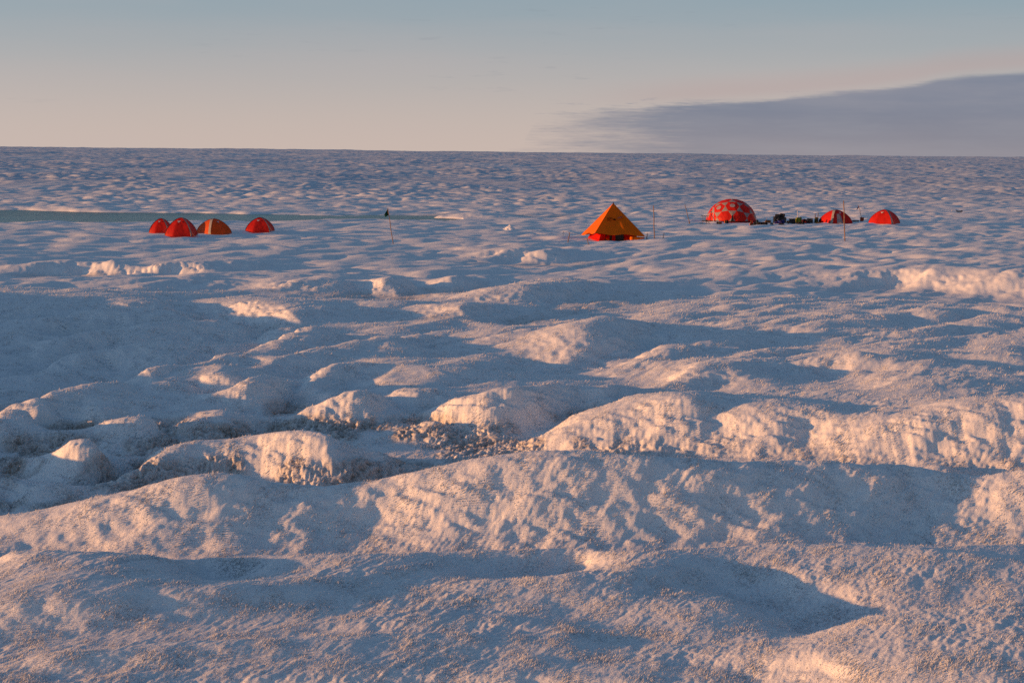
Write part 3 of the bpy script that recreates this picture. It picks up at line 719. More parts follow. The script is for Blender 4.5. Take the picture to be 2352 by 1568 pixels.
# ------------------------------------------------------------------ the big geodesic dome
def big_dome():
    loc = place(1686, 512.3); d_ = math.hypot(loc.x, loc.y)
    Rr = 57.5*d_/F; H = 50.5*d_/F
    loc = Vector((loc.x, loc.y+Rr*.75, ground_z(loc.x, loc.y+Rr*.75)-.02))
    t = thing('geodesic_tent', loc, -math.atan2(loc.x, loc.y), 'large geodesic dome tent of red and white panels', 'tent')
    s = bmesh.new(); bmesh.ops.create_icosphere(s, subdivisions=2, radius=1)
    Rt = Matrix.Rotation(R(-15), 3, 'X') @ Matrix.Rotation(R(0), 3, 'Y') @ Matrix.Rotation(R(20), 3, 'Z')
    for v in s.verts: v.co = Rt @ v.co
    b = bm_(); mid = {}
    for e in s.edges: mid[e.index] = b.verts.new(((e.verts[0].co+e.verts[1].co)/2).normalized())
    s.verts.ensure_lookup_table()
    def fan(loop, c, mi):
        """a panel, tight between its seams and slightly domed, with two rings of facets"""
        inner = [b.verts.new((v.co*.5+c*.5).normalized()*.996) for v in loop]; cv = b.verts.new(c.normalized()*.995)
        n = len(loop)
        for i in range(n):
            f = b.faces.new((loop[i], loop[(i+1) % n], inner[(i+1) % n], inner[i])); f.material_index = mi
            f = b.faces.new((inner[i], inner[(i+1) % n], cv)); f.material_index = mi
    for f in s.faces:
        lp = [mid[e.index] for e in f.edges]; fan(lp, f.calc_center_median(), 1)
    reds = []
    for v in s.verts:
        es = list(v.link_edges); u = v.co.orthogonal().normalized(); w = v.co.normalized().cross(u)
        es.sort(key=lambda e: math.atan2((mid[e.index].co-v.co).dot(w), (mid[e.index].co-v.co).dot(u)))
        fan([mid[e.index] for e in es], v.co.copy(), 0); reds.append(v.co.copy())
    s.free()
    def shape(c):
        return Vector((c.x*Rr, c.y*Rr, (c.z*1.04-.04)*H))
    for v in b.verts: v.co = shape(v.co)
    bmesh.ops.bisect_plane(b, geom=b.verts[:]+b.edges[:]+b.faces[:], plane_co=(0, 0, 0), plane_no=(0, 0, 1), clear_inner=True)
    new_obj('fly', b, [M['red'], M['white']], t)
    # two round windows in red panels
    def best(dv): return max(reds, key=lambda c: c.normalized().dot(Vector(dv).normalized()))
    for dv in ((.15, -.75, .62), (-.52, -.55, .62)):
        c = best(dv).normalized(); u = c.cross(Vector((0, 0, 1))).normalized(); w = u.cross(c)
        q = bm_(); q.faces.new([q.verts.new(shape((c+(u*math.cos(a_)+w*math.sin(a_))*.105).normalized()*1.006)) for a_ in [2*math.pi*i/20 for i in range(20)]])
        new_obj('window', q, M['window'], t)
    # the dark slit of the door, and the strip of groundsheet along the foot
    q = bm_(); a0 = R(-88)
    pr = [Vector((math.cos(a0+s_)*Rr*k_, math.sin(a0+s_)*Rr*k_, z_)) for s_, k_, z_ in ((-.05, 1.005, .02), (.06, 1.005, .02), (.055, 1.0, .3), (.03, .965, .62), (-.01, .975, .58), (-.03, 1.0, .3))]
    q.faces.new([q.verts.new(p_) for p_ in pr]); new_obj('door', q, M['case'], t)
    q = bm_(); tube(q, [(math.cos(a_)*Rr*1.003, math.sin(a_)*Rr*1.003, .035) for a_ in [2*math.pi*i/40 for i in range(41)]], .04, 6); new_obj('skirt', q, M['black'], t)
    for a_ in (R(-150), R(-118), R(-40)):
        q = bm_(); tube(q, [(math.cos(a_)*Rr*.93, math.sin(a_)*Rr*.93, H*.5), (math.cos(a_)*Rr*1.35, math.sin(a_)*Rr*1.35, .02)], .004, 4); new_obj('guy_line', q, M['rope'], t)
    return t
DOME = big_dome()

# ------------------------------------------------------------------ the pyramid mess tent
def pyramid():
    loc = place(1407, 551.5); d_ = math.hypot(loc.x, loc.y); k_ = d_/F
    loc.z = ground_z(loc.x, loc.y)
    yaw = -math.atan2(loc.x, loc.y)
    t = thing('pyramid_tent', loc, yaw, 'tall orange pyramid tent over red inner walls, edges raised off the snow', 'tent')
    Rd = 83.6*k_; Ht = 84.5*k_
    def corner(a_deg, h): a_ = R(a_deg); return Vector((math.sin(a_)*Rd, -math.cos(a_)*Rd, h))
    FL, FR_, BR, BL = corner(-28, .62), corner(62, .36), corner(152, .45), corner(242, .27)
    AP = Vector((0, 0, Ht))
    def facet(b, A, B, nrm, sag, wave, ph):
        n, mrows = 22, 18; g = []
        for i in range(mrows+1):
            tt = i/mrows; row = []
            for j in range(n+1):
                s = j/n
                p_ = A.lerp(B, s).lerp(AP, tt)
                q = math.sin(math.pi*s)
                p_ = p_+Vector(nrm)*(-sag*q*math.sin(math.pi*min(1, tt*1.1)))
                hem = (1-tt)**6
                p_.z += hem*wave*(math.sin(s*9+ph)*q-.2*q)
                p_ += Vector(nrm)*(hem*.05*math.sin(s*14+ph)*q)
                # folds that fan out from the corners
                p_ += Vector(nrm)*(.014*math.sin(s*26+tt*7+ph)*q*(1-tt)**2)
                if nrm is NF:          # the panel billows out over something propped inside
                    dx = (s-.56-.10*(1-tt)); bl = math.exp(-(dx/.13)**2)*math.exp(-((tt-.30)/.22)**2)
                    p_ += Vector(nrm)*(.13*bl)
                row.append(b.verts.new(p_))
            g.append(row)
        for a_, c_ in zip(g[:-1], g[1:]):
            for j in range(n): b.faces.new((a_[j], a_[j+1], c_[j+1], c_[j]))
        bmesh.ops.remove_doubles(b, verts=b.verts, dist=.003)
    NF, NR_, NB, NL = [(math.sin(R(a_)), -math.cos(R(a_)), 0) for a_ in (17, 107, 197, 287)]
    b = bm_(); facet(b, FL, FR_, NF, .05, .07, 2.2); facet(b, FR_, BR, NR_, .04, .05, .5); facet(b, BR, BL, NB, .04, .05, 1.1); facet(b, BL, FL, NL, .05, .09, 3.0)
    cano = new_obj('canopy', b, M['orange'], t, True)
    b = bm_(); bmesh.ops.create_cone(b, cap_ends=True, segments=10, radius1=.06, radius2=.015, depth=.10, matrix=Matrix.Translation((0, 0, Ht+.01))); new_obj('apex_cap', b, M['brown'], cano)
    # seam tape along the front-left ridge and the hem cord
    b = bm_(); tube(b, [FL.lerp(AP, i/10)+Vector((-.01, -.012, .0)) for i in range(11)], .010, 5); new_obj('seam', b, M['orange'], cano)
    # a plane lying on the front panel: faded patch, then the dark lettering
    def fp(s, tt, off=.03): return FL.lerp(FR_, s).lerp(AP, tt)+Vector(NF)*off+Vector((0, 0, off*.5))
    b = bm_(); b.faces.new([b.verts.new(fp(*q, .12)) for q in ((.50, .475), (.74, .535), (.745, .575), (.52, .52))]); new_obj('patch', b, M['tape'], cano)
    b = bm_()
    rnd = random.Random(4)
    def glyph(s, tt, w, h, strokes):
        for (x0, y0, x1, y1) in strokes:
            b.faces.new([b.verts.new(fp(s+w*x_, tt+h*y_)) for x_, y_ in ((x0, y0), (x1, y0), (x1, y1), (x0, y1))])
    st_ = [[(0, 0, .3, 1), (.3, .4, .8, .6)], [(0, 0, .25, 1), (.25, .75, .8, 1), (.25, 0, .8, .25)], [(0, 0, .3, 1), (.55, 0, .8, 1)], [(.2, 0, .55, 1)]]
    for i in range(4): glyph(.115+.055*i, .475, .055, .045, st_[i % 4])
    for i in range(3): glyph(.150+.055*i, .415, .055, .042, st_[(i+1) % 4])
    new_obj('lettering', b, M['ink'], cano)
    b = bm_(); b.faces.new([b.verts.new(fp(.40+.052*math.cos(a_), .468+.026*math.sin(a_))) for a_ in [2*math.pi*i/14 for i in range(14)]]); new_obj('emblem', b, M['ink'], cano)
    # red inner walls standing inside, with a dark opening at the front
    def inr(a_deg, k2, h): a_ = R(a_deg); return Vector((math.sin(a_)*Rd*k2, -math.cos(a_)*Rd*k2, h))
    ic = [-28, 62, 152, 242]
    def wall(a0, a1, u0, u1, k0=.80, k1=.62, h=.80):
        q = bm_(); n = 14; rows = []
        for i in range(n+1):
            u = u0+(u1-u0)*i/n
            lo = inr(a0, k0, -.06).lerp(inr(a1, k0, -.06), u); hi = inr(a0, k1, h).lerp(inr(a1, k1, h), u)
            wv = Vector((0, .02*math.sin(u*19), 0)); rows.append((q.verts.new(lo+wv), q.verts.new(lo.lerp(hi, .5)+wv*2), q.verts.new(hi)))
        for a_, c_ in zip(rows[:-1], rows[1:]):
            q.faces.new((a_[0], c_[0], c_[1], a_[1])); q.faces.new((a_[1], c_[1], c_[2], a_[2]))
        return new_obj('inner_wall', q, M['inner'], t, True)
    wall(ic[0], ic[1], 0, .14); wall(ic[0], ic[1], .33, .42); wall(ic[0], ic[1], .68, 1.0, .84); wall(ic[1], ic[2], 0, 1); wall(ic[2], ic[3], 0, 1); wall(ic[3], ic[0], 0, 1)
    q = bm_(); tube(q, [(0, 0, -.1), (0, 0, Ht)], .03, 8); new_obj('pole', q, M['metal'], t)
    # rolled-up flap tied at the right corner, its open end glowing
    q = bm_(); a_, c_ = FL.lerp(FR_, .70)+Vector((0, -.03, -.22)), FR_+Vector((-.08, -.02, -.10))
    tube(q, [a_.lerp(c_, i/6) for i in range(7)], .15, 10, .05); rf = new_obj('rolled_flap', q, M['orange'], t, True)
    for u in (.2, .6):
        q = bm_(); p_ = a_.lerp(c_, u); ax = (c_-a_).normalized(); sd_ = ax.cross(Vector((0, 0, 1))).normalized(); up = sd_.cross(ax); rr = .155-.1*u
        tube(q, [p_+(sd_*math.cos(x_)+up*math.sin(x_))*rr for x_ in [2*math.pi*i/12 for i in range(13)]], .012, 5); new_obj('tie', q, M['black'], rf)
    inv = t.matrix_basis.inverted()
    def guy(frm, px, py, zoff=.25):
        g_ = inv @ (place(px, py)+Vector((0, 0, zoff))); q = bm_(); tube(q, [frm, frm.lerp(g_, .5)-Vector((0, 0, .03)), g_], .007, 5); new_obj('guy_line', q, M['rope'], t)
    t.rotation_euler = (0, 0, yaw); bpy.context.view_layer.update(); inv = (Matrix.Translation(loc) @ Matrix.Rotation(yaw, 4, 'Z')).inverted()
    guy(FL, 1351, 561); guy(FR_, 1523, 549); guy(BL, 1305, 556); guy(FR_, 1485, 549.5, .32); guy(BL, 1293, 538)
    return t, loc, yaw, Rd
PYR, PLOC, PYAW, PRD = pyramid()
def pyr_pt(x, y, z=0): 
    v = Matrix.Rotation(PYAW, 3, 'Z') @ Vector((x, y, 0)); p_ = PLOC+v; p_.z += z; return p_
# what stands inside it
def folding_stool():
    p_ = pyr_pt(-.62, -1.15); t = thing('folding_stool', p_, PYAW+.3, 'black folding stool with crossed legs at the left of the pyramid tent opening', 'stool')
    q = bm_()
    box(q, (0, 0, .52), (.48, .34, .05), .015); new_obj('seat', q, M['black'], t)
    for y_ in (-.15, .15):
        for s_ in (-1, 1):
            q = bm_(); tube(q, [(-.24*s_, y_, -.05), (.24*s_, y_, .51)], .022, 6); new_obj('leg', q, M['dark'], t)
    for s_ in (-1, 1):
        q = bm_(); tube(q, [(-.24*s_, -.17, .02), (-.24*s_, .17, .02)], .018, 6); new_obj('crossbar', q, M['dark'], t)
folding_stool()
def crate(px_, y_, s, m, label, name='crate', cat='crate', lid=True, yaw=0.0, p_=None):
    p_ = p_ or pyr_pt(px_, y_); t = thing(name, p_, PYAW+yaw, label, cat)
    q = bm_(); box(q, (0, 0, s[2]*.42-.03), (s[0], s[1], s[2]*.84), .025); new_obj('body', q, m, t)
    q = bm_(); box(q, (0, 0, s[2]*.92-.03), (s[0]*1.03, s[1]*1.03, s[2]*.15), .02); new_obj('lid', q, m, t)
    for x_ in (-.25, .25):
        q = bm_(); box(q, (s[0]*x_, -s[1]*.52, s[2]*.8-.03), (.05, .03, .08), .006); new_obj('latch', q, M['metal'], t)
    return t
crate(.33, -.55, (.95, .55, .62), M['case'], 'wide dark crate in the middle of the pyramid tent opening')
crate(-.10, -1.05, (.26, .22, .42), M['brown'], 'small brown box beside the dark crate under the pyramid tent')

# ------------------------------------------------------------------ posts, stakes and flags
def stick(name, base_px, top_px, r, m, label, cat, group=None, tip=None, r2=None, nodes=True, collar=None):
    b0 = place(*base_px); d_ = math.hypot(b0.x, b0.y)
    tp = Vector(at_y(top_px[0], top_px[1], b0.y)); t = thing(name, b0, 0, label, cat, group)
    ax = tp-b0; q = bm_()
    n = 7; pts_ = [ax*(i/n)*1.0 for i in range(n+1)]; pts_[0] = -ax.normalized()*.25
    pts_ = [p_+Vector((.012*math.sin(i*1.7), 0, 0)) for i, p_ in enumerate(pts_)]
    tube(q, pts_, r, 8, r2 or r*.85); new_obj('shaft', q, m, t, True)
    if nodes:
        for f_ in (.3, .62):
            q = bm_(); p_ = ax*f_; tube(q, [p_, p_+ax.normalized()*.03], r*1.25, 8); new_obj('joint', q, M['grey_wood'], t)
    if tip:
        q = bm_(); tube(q, [ax*.985, ax*1.01], r*1.3, 8); new_obj('cap', q, tip, t)
    if collar:
        q = bm_(); tube(q, [ax*0, ax*.12], r*1.9, 8, r*1.3); new_obj('sleeve', q, collar, t)
    return t, ax, b0
stick('bamboo_post', (1503, 549.5), (1501.2, 472), .034, M['wood'], 'tall straight bamboo post just right of the pyramid tent', 'post')
stick('bamboo_post', (1940.3, 553), (1938, 461), .040, M['wood'], 'tall bamboo post standing in front of the dome tent with the grey doorway', 'post')
stick('leaning_pole', (1584, 513.5), (1573.3, 469.7), .030, M['grey_wood'], 'grey pole leaning left, between the pyramid tent and the geodesic dome', 'pole', collar=M['grey_wood'], nodes=False)
G_ST = 'short stakes holding the guy lines of the pyramid tent'
stick('stake', (1304, 556.5), (1308.5, 534), .030, M['wood'], 'pale short stake left of the pyramid tent', 'stake', G_ST, nodes=False)
stick('stake', (1352.5, 563), (1347.5, 546), .026, M['grey_wood'], 'dark stake in front of the pyramid tent’s left corner, leaning left', 'stake', G_ST, nodes=False)
stick('stake', (1485.2, 550), (1487, 535.5), .030, M['wood'], 'short stake between the pyramid tent and the tall bamboo post', 'stake', G_ST, nodes=False)
stick('stake', (1522.5, 549.5), (1525.5, 535.5), .028, M['wood'], 'short stake leaning right, to the right of the tall bamboo post', 'stake', G_ST, nodes=False)
stick('stake', (1293, 540), (1294.5, 531), .014, M['dark'], 'thin dark stake behind the pale one left of the pyramid tent', 'stake', G_ST, nodes=False)
def flag_pole(base_px, top_px, m_flag, label, w, h, drop, r):
    t, ax, b0 = stick('flag_pole', base_px, top_px, r, M['wood'], label, 'flag pole')
    q = bm_(); n = 8; rows = []
    for i in range(n+1):
        u = i/n
        a_ = ax*(.995-.0*u)+Vector((-w*u, .05*math.sin(u*6), drop*u)); c_ = ax*(.995-h/ax.length)+Vector((-w*u*.9, .05*math.sin(u*6+.5), drop*u*.4))
        rows.append((q.verts.new(a_), q.verts.new(a_.lerp(c_, .5)+Vector((0, .03*math.sin(u*9), 0))), q.verts.new(c_)))
    for a_, c_ in zip(rows[:-1], rows[1:]):
        q.faces.new((a_[0], c_[0], c_[1], a_[1])); q.faces.new((a_[1], c_[1], c_[2], a_[2]))
    new_obj('flag', q, m_flag, t, True)
flag_pole((903, 561), (891, 478.5), M['green'], 'thin flag pole with a small dark green pennant, alone on the snow near the lake', .25, .42, -.42, .026)
flag_pole((1980.7, 507.5), (1972, 471.5), M['flagblue'], 'leaning pole with a small blue pennant behind the orange bucket', .24, .22, -.52, .022)

# ------------------------------------------------------------------ things left on the snow
def bucket():
    p_ = place(1979.7, 508.5); s_ = sizepx(15.5, p_); h_ = sizepx(17, p_)
    t = thing('bucket', p_, 0, 'orange plastic bucket on the snow between the two right dome tents', 'bucket')
    q = bm_(); prof_ = [(0, 0), (.43, 0), (.5, .9), (.53, .9), (.53, .96), (.5, .96), (.46, .9), (.4, .05), (0, .05)]; rings = []
    for r_, z_ in prof_: rings.append([q.verts.new((math.cos(a_)*r_*s_, math.sin(a_)*r_*s_, z_*h_-.02)) for a_ in [2*math.pi*i/20 for i in range(20)]])
    for a_, c_ in zip(rings[:-1], rings[1:]):
        for i in range(20): q.faces.new((a_[i], a_[(i+1) % 20], c_[(i+1) % 20], c_[i]))
    bmesh.ops.remove_doubles(q, verts=q.verts, dist=.0005)
    new_obj('body', q, M['bucket'], t, True)
    q = bm_(); tube(q, [(math.cos(a_)*s_*.54, -.12*s_, h_*.9-abs(math.sin(a_))*h_*.35) for a_ in [math.pi*i/10 for i in range(11)]], .008, 5); new_obj('handle', q, M['metal'], t)
bucket()
def folding_table():
    p_ = place(1618.5, 514); k_ = sizepx(1, p_)
    t = thing('folding_table', p_, -.15, 'folding metal camp table with open frame and curved legs, left of the geodesic dome', 'table')
    w_, h_ = 28*k_*1.05, 31*k_
    q = bm_(); box(q, (0, 0, h_), (w_*1.08, .46, .035), .01); new_obj('tabletop', q, M['metal'], t)
    for y_ in (-.2, .2):
        q = bm_(); box(q, (0, y_, h_*.36), (w_*.78, .05, .06), .01); new_obj('stretcher', q, M['dark'], t)
    for i, x_ in enumerate((-.36, -.12, .1, .36)):
        for y_ in (-.2, .2):
            q = bm_(); tube(q, [(x_*w_, y_, h_*.36), (x_*w_, y_, h_*.7), (x_*w_, y_, h_)], .017, 6); new_obj('post', q, M['dark'], t)
    for y_ in (-.2, .2):
        for x0, x1 in ((-.36, -.52), (-.16, -.26), (.16, .27), (.36, .53)):
            q = bm_(); tube(q, [(x0*w_, y_, h_*.36), ((x0*.35+x1*.65)*w_, y_, h_*.25), ((x0*.1+x1*.9)*w_, y_, h_*.12), (x1*w_, y_, -.04)], .018, 6); new_obj('leg', q, M['dark'], t)
folding_table()
def tripod():
    p_ = place(1632.5, 514); k_ = sizepx(1, p_); t = thing('tripod', p_, 0, 'dark camera tripod between the folding table and the geodesic dome', 'tripod')
    h_ = 47*k_
    for x_, y_ in ((-.13, -.12), (.55, -.25), (-.05, .4)):
        q = bm_(); tube(q, [(x_, y_, -.05), (.02, 0, h_*.79)], .014, 6, .022); new_obj('leg', q, M['dark'], t)
    q = bm_(); tube(q, [(.02, 0, h_*.74), (.02, 0, h_*1.0)], .02, 6); new_obj('column', q, M['dark'], t)
    q = bm_(); box(q, (0, 0, h_*1.01), (.11, .08, .07), .015); new_obj('head', q, M['dark'], t)
tripod()
stick('white_pipe', (1638.5, 509), (1638.3, 476.5), .030, M['pvc'], 'white plastic pipe behind the left edge of the geodesic dome', 'pipe', tip=M['pvc'], nodes=False)
def soft(name, px, py, w_src, h_src, m, label, cat, dep=.7, taper=.85, yaw=0.0, extra=None, lift=0.0, group=None, sink=.03):
    """a packed bag: rounded body with straps, a top flap and a handle"""
    p_ = place(px, py); k_ = sizepx(1, p_); w_, h_ = w_src*k_, h_src*k_; dp = w_*dep if w_src < 40 else max(.3, h_*.9)
    p_.z += lift-sink
    t = thing(name, p_, yaw, label, cat, group)
    q = bm_(); vs = box(q, (0, 0, h_/2), (w_, dp, h_), min(w_, h_, dp)*.26, taper, 0, 3)
    rnd = random.Random(px*7.3)
    for v in q.verts: v.co += Vector((rnd.uniform(-1, 1), rnd.uniform(-1, 1), rnd.uniform(-1, .3)))*min(w_, h_)*.045
    new_obj('body', q, m, t, True)
    for x_ in (-.24, .24):
        q = bm_(); tube(q, [(x_*w_, -dp*.50, h_*.12), (x_*w_*.96, -dp*.52, h_*.55), (x_*w_*.9, -dp*.46*taper, h_*.93), (x_*w_*.9, 0, h_*1.0), (x_*w_*.9, dp*.4, h_*.95)], .018, 5); new_obj('strap', q, extra or M['black'], t)
    q = bm_(); tube(q, [(-.1*w_, 0, h_*.97), (-.06*w_, 0, h_*1.06), (.06*w_, 0, h_*1.06), (.1*w_, 0, h_*.97)], .014, 5); new_obj('handle', q, M['black'], t)
    return t
def hard(name, px, py, w_src, h_src, m, label, cat, dep=.75, yaw=0.0, lift=0.0, badge=None, tilt=(0, 0), group=None, sink=.03):
    """a hard case: body, lid, two latches and a carrying handle"""
    p_ = place(px, py); k_ = sizepx(1, p_); w_, h_ = w_src*k_, h_src*k_; dp = w_*dep
    p_.z += lift-sink
    t = thing(name, p_, yaw, label, cat, group, tilt)
    q = bm_(); box(q, (0, 0, h_*.36), (w_, dp, h_*.72), min(w_, h_)*.07); new_obj('body', q, m, t)
    q = bm_(); box(q, (0, 0, h_*.865), (w_*1.02, dp*1.02, h_*.26), min(w_, h_)*.06); new_obj('lid', q, m, t)
    for x_ in (-.28, .28):
        q = bm_(); box(q, (x_*w_, -dp*.52, h_*.72), (w_*.09, .03, h_*.13), .006); new_obj('latch', q, M['metal'], t)
    q = bm_(); tube(q, [(-.12*w_, -dp*.5, h_*.55), (-.10*w_, -dp*.5-.04, h_*.5), (.10*w_, -dp*.5-.04, h_*.5), (.12*w_, -dp*.5, h_*.55)], .012, 5); new_obj('handle', q, M['metal'], t)
    if badge:
        q = bm_(); bx, bz, br = badge
        q.faces.new([q.verts.new((bx*w_+math.cos(a_)*br, -dp*.5-.006, bz*h_+math.sin(a_)*br)) for a_ in [2*math.pi*i/16 for i in range(16)]]); new_obj('sticker', q, M['pale'], t)
    return t
def duffel(name, px, py, w_src, h_src, m, label, cat, yaw=0.0, rings=None, group=None, lumps=.0):
    """a soft round-ended bag lying on its side"""
    p_ = place(px, py); k_ = sizepx(1, p_); w_, h_ = w_src*k_, h_src*k_; p_.z -= .03
    t = thing(name, p_, yaw, label, cat, group)
    q = bm_(); n, ms = 16, 14; rg = []
    for i in range(ms+1):
        u = i/ms; x_ = (u-.5)*w_; rr = h_/2*(1-abs(2*u-1)**5)**.5*(1+lumps*math.sin(u*11)+lumps*.6*math.sin(u*23+1))+.004
        rg.append([q.verts.new((x_, math.cos(a_)*rr*1.1, max(h_/2*.96+math.sin(a_)*rr, 0))) for a_ in [2*math.pi*j/n for j in range(n)]])
    for a_, c_ in zip(rg[:-1], rg[1:]):
        for j in range(n): q.faces.new((a_[j], a_[(j+1) % n], c_[(j+1) % n], c_[j]))
    q.faces.new(rg[0][::-1]); q.faces.new(rg[-1]); new_obj('body', q, m, t, True)
    for u in (.3, .7):
        q = bm_(); rr = h_/2*1.03; tube(q, [((u-.5)*w_, math.cos(a_)*rr*1.1, max(h_/2*.96+math.sin(a_)*rr, .0)) for a_ in [2*math.pi*j/14 for j in range(15)]], .014, 5); new_obj('strap', q, M['black'] if m is not M['black'] else M['grey'], t)
    if rings:
        q = bm_(); tube(q, [(math.cos(a_)*h_*.26, -h_*.56, h_*.5+math.sin(a_)*h_*.26) for a_ in [2*math.pi*j/14 for j in range(15)]], .022, 5); new_obj('emblem', q, M['pink'], t)
    return t
def Z3(x, y): return (2980+x*.0935)*.5742, (840+y*.0935)*.5742
def Z4(x, y): return (3130+x*.0808)*.5742, (820+y*.0808)*.5742
GA = 'dark cases stacked in the tall pile beside the geodesic dome'
# pile one, in the middle
hard('equipment_case', *Z3(1335, 545), 21, 26, M['case'], 'tall black case with a round pale sticker, lower left of the tall pile', 'case', .8, .1, 0, (.1, .52, .055), group=GA)
hard('equipment_case', *Z3(1550, 540), 19, 22, M['case'], 'black case low in the tall pile behind the blue bags', 'case', .9, -.1, group=GA)
hard('equipment_case', *Z3(1378, 545), 15.5, 11.5, M['case'], 'small black case with pale latches on top of the tall case', 'case', .9, .15, .545, group=GA)
hard('equipment_case', *Z3(1575, 540), 19.5, 17, M['black'], 'dark case tilted on the upper right of the tall pile', 'case', .8, -.2, .455, tilt=(0, .14), group=GA)
hard('grey_case', *Z3(1705, 550), 10, 23, M['grey'], 'grey upright case at the right end of the tall pile', 'case', 1.0, -.1)
duffel('blue_duffel', *Z3(1322, 590), 12, 11, M['blue'], 'small blue duffel at the left foot of the tall pile of cases', 'duffel bag', .1, True)
duffel('blue_duffel', *Z3(1465, 590), 14, 15, M['blue'], 'blue duffel with a pink ring in the middle of the pile’s foot', 'duffel bag', .5, True)
soft('blue_bag', *Z3(1625, 590), 13, 17, M['blue'], 'blue upright bag leaning at the foot of the pile, next to the grey case', 'bag', .8, .75)
# left of it
soft('dark_backpack', *Z3(285, 640), 12, 20, M['brown'], 'brown pack with a red top, front of the geodesic dome’s right edge', 'backpack', .8, .7, extra=M['redbag'])
soft('orange_sack', *Z3(235, 648), 9, 8, M['orbag'], 'small orange sack at the foot of the brown pack', 'sack', .9, .8)
duffel('white_roll', *Z3(355, 640), 6, 7.5, M['pale'], 'small pale roll between the brown pack and the dark box', 'roll', 1.0)
hard('dark_box', *Z3(425, 645), 11, 12, M['case'], 'dark box with metal corners at the left end of the long duffel', 'box', .8, .1)
soft('teal_sack', *Z3(530, 545), 11.5, 12, M['teal'], 'dark teal sack leaning against the right foot of the geodesic dome', 'sack', .7, .5)
duffel('long_duffel', *Z3(735, 640), 45, 13, M['black'], 'long black duffel lying on the snow in front of the geodesic dome', 'duffel bag', .03, lumps=.10)
hard('strapped_box', *Z3(985, 530), 20, 10, M['brown'], 'low brown box behind the right end of the long black duffel', 'box', .7, .05)
stick('yellow_pole', Z3(905, 530), Z3(935, 365), .022, M['gold'], 'short yellow stick leaning on the low brown box', 'stick', nodes=False)
soft('grey_blue_bag', *Z3(1145, 630), 15, 8, M['gbag'], 'flat grey-blue bag on the snow left of the tall pile', 'bag', .8, .75)
def cloth(px, py, w_src, m, label):
    p_ = place(px, py); k_ = sizepx(1, p_); w_ = w_src*k_; q = bm_(); n = 12; g_ = []
    for i in range(n+1):
        row = []
        for j in range(7):
            x_, y_ = (i/n-.5)*w_, (j/6-.5)*w_*.6; e2 = min(i, n-i, 2)/2*min(j, 6-j, 1.0)
            row.append(q.verts.new((x_, y_, .01+e2*(.05+.04*math.sin(i*1.9+j)+.03*math.sin(j*2.3+i*.7)))))
        g_.append(row)
    for a_, c_ in zip(g_[:-1], g_[1:]):
        for j in range(6): q.faces.new((a_[j], c_[j], c_[j+1], a_[j+1]))
    o = new_obj('crumpled_cloth', q, m, None, True); sm = o.modifiers.new('thick', 'SOLIDIFY'); sm.thickness = .02
    o.location = p_; tag(o, label, 'cloth'); return o
cloth(*Z3(1560, 628), 26, M['brown'], 'crumpled brown cloth lying in front of the tall pile of cases')
soft('red_pouch', *Z3(1840, 628), 8, 5, M['dred'], 'tiny red pouch on the snow between the tall pile and the round black bag', 'pouch', .9, .7)
# pile two
duffel('round_bag', *Z4(280, 900), 11.5, 11, M['black'], 'round black bag at the left end of the low row of gear', 'bag', .2)
hard('equipment_case', *Z4(480, 900), 23, 19, M['case'], 'black case left of the yellow-green bag in the low row of gear', 'case', .7, .12)
soft('yellow_bag', *Z4(775, 900), 22, 23, M['yellow'], 'bright yellow-green bag behind the white pole', 'bag', .7, .9, .25)
soft('dark_pack', *Z4(900, 880), 8, 23, M['olive'], 'narrow dark pack leaning on the right side of the yellow-green bag', 'pack', 1.0, .7)
stick('white_pole', Z4(763, 905), Z4(737, 240), .024, M['pvc'], 'thin pale pole standing in front of the yellow-green bag', 'pole', tip=M['dark'], nodes=False)
duffel('long_bag', *Z4(890, 938), 33, 9, M['black'], 'long low black bag lying in front of the yellow-green bag', 'duffel bag', -.03, lumps=.06)
soft('dark_bag', *Z4(1075, 885), 21, 15, M['dred'], 'dark bag with a dull red side between the yellow-green bag and the black trunk', 'bag', .7, .9)
soft('red_sack', *Z4(1150, 912), 7, 8.5, M['redbag'], 'small bright red sack in front of the black trunk', 'sack', .9, .85)
duffel('red_roll', *Z4(1270, 905), 15, 8, M['dred'], 'dark red roll beside the small bright red sack', 'roll', .1)
hard('trunk', *Z4(1350, 880), 22, 18, M['case'], 'large black trunk to the right of the red sack', 'trunk', .7, -.08)
def pack_frame():
    p_ = place(*Z4(1670, 880)); k_ = sizepx(1, p_); t = thing('frame_pack', p_, -.1, 'olive pack with two upright posts next to the dome tent with the grey doorway', 'backpack')
    q = bm_(); box(q, (0, 0, 11*k_), (16*k_, 10*k_, 21*k_), 3.5*k_, .75, 0, 3); new_obj('body', q, M['olive'], t, True)
    q = bm_(); box(q, (0, -5.5*k_, 8*k_), (9*k_, 3*k_, 9*k_), 1.2*k_, .9); new_obj('pocket', q, M['olive'], t, True)
    for x_, h_ in ((-4.5, 36), (6.5, 39)):
        q = bm_(); box(q, (x_*k_, 4.5*k_, h_*k_/2), (2.6*k_, 2*k_, h_*k_), .5*k_); new_obj('post', q, M['grey_wood'], t)
pack_frame()
soft('dark_red_bag', *Z4(1910, 880), 19, 16, M['dred'], 'dark red bag between the olive pack and the dome tent', 'bag', .7, .85)
def strap_coil():
    p_ = place(*Z4(1720, 888)); k_ = sizepx(1, p_); q = bm_()
    tube(q, [((math.cos(i*.55)*(3+i*.12)+i*.32-5)*k_, math.sin(i*.55)*3*k_, (2.4+1.6*math.sin(i*.9)-i*.03)*k_) for i in range(36)], .03, 6)
    o = new_obj('coiled_strap', q, M['gold'], None, True); o.location = p_; tag(o, 'coiled yellow strap on the snow in front of the olive pack', 'strap')
strap_coil()
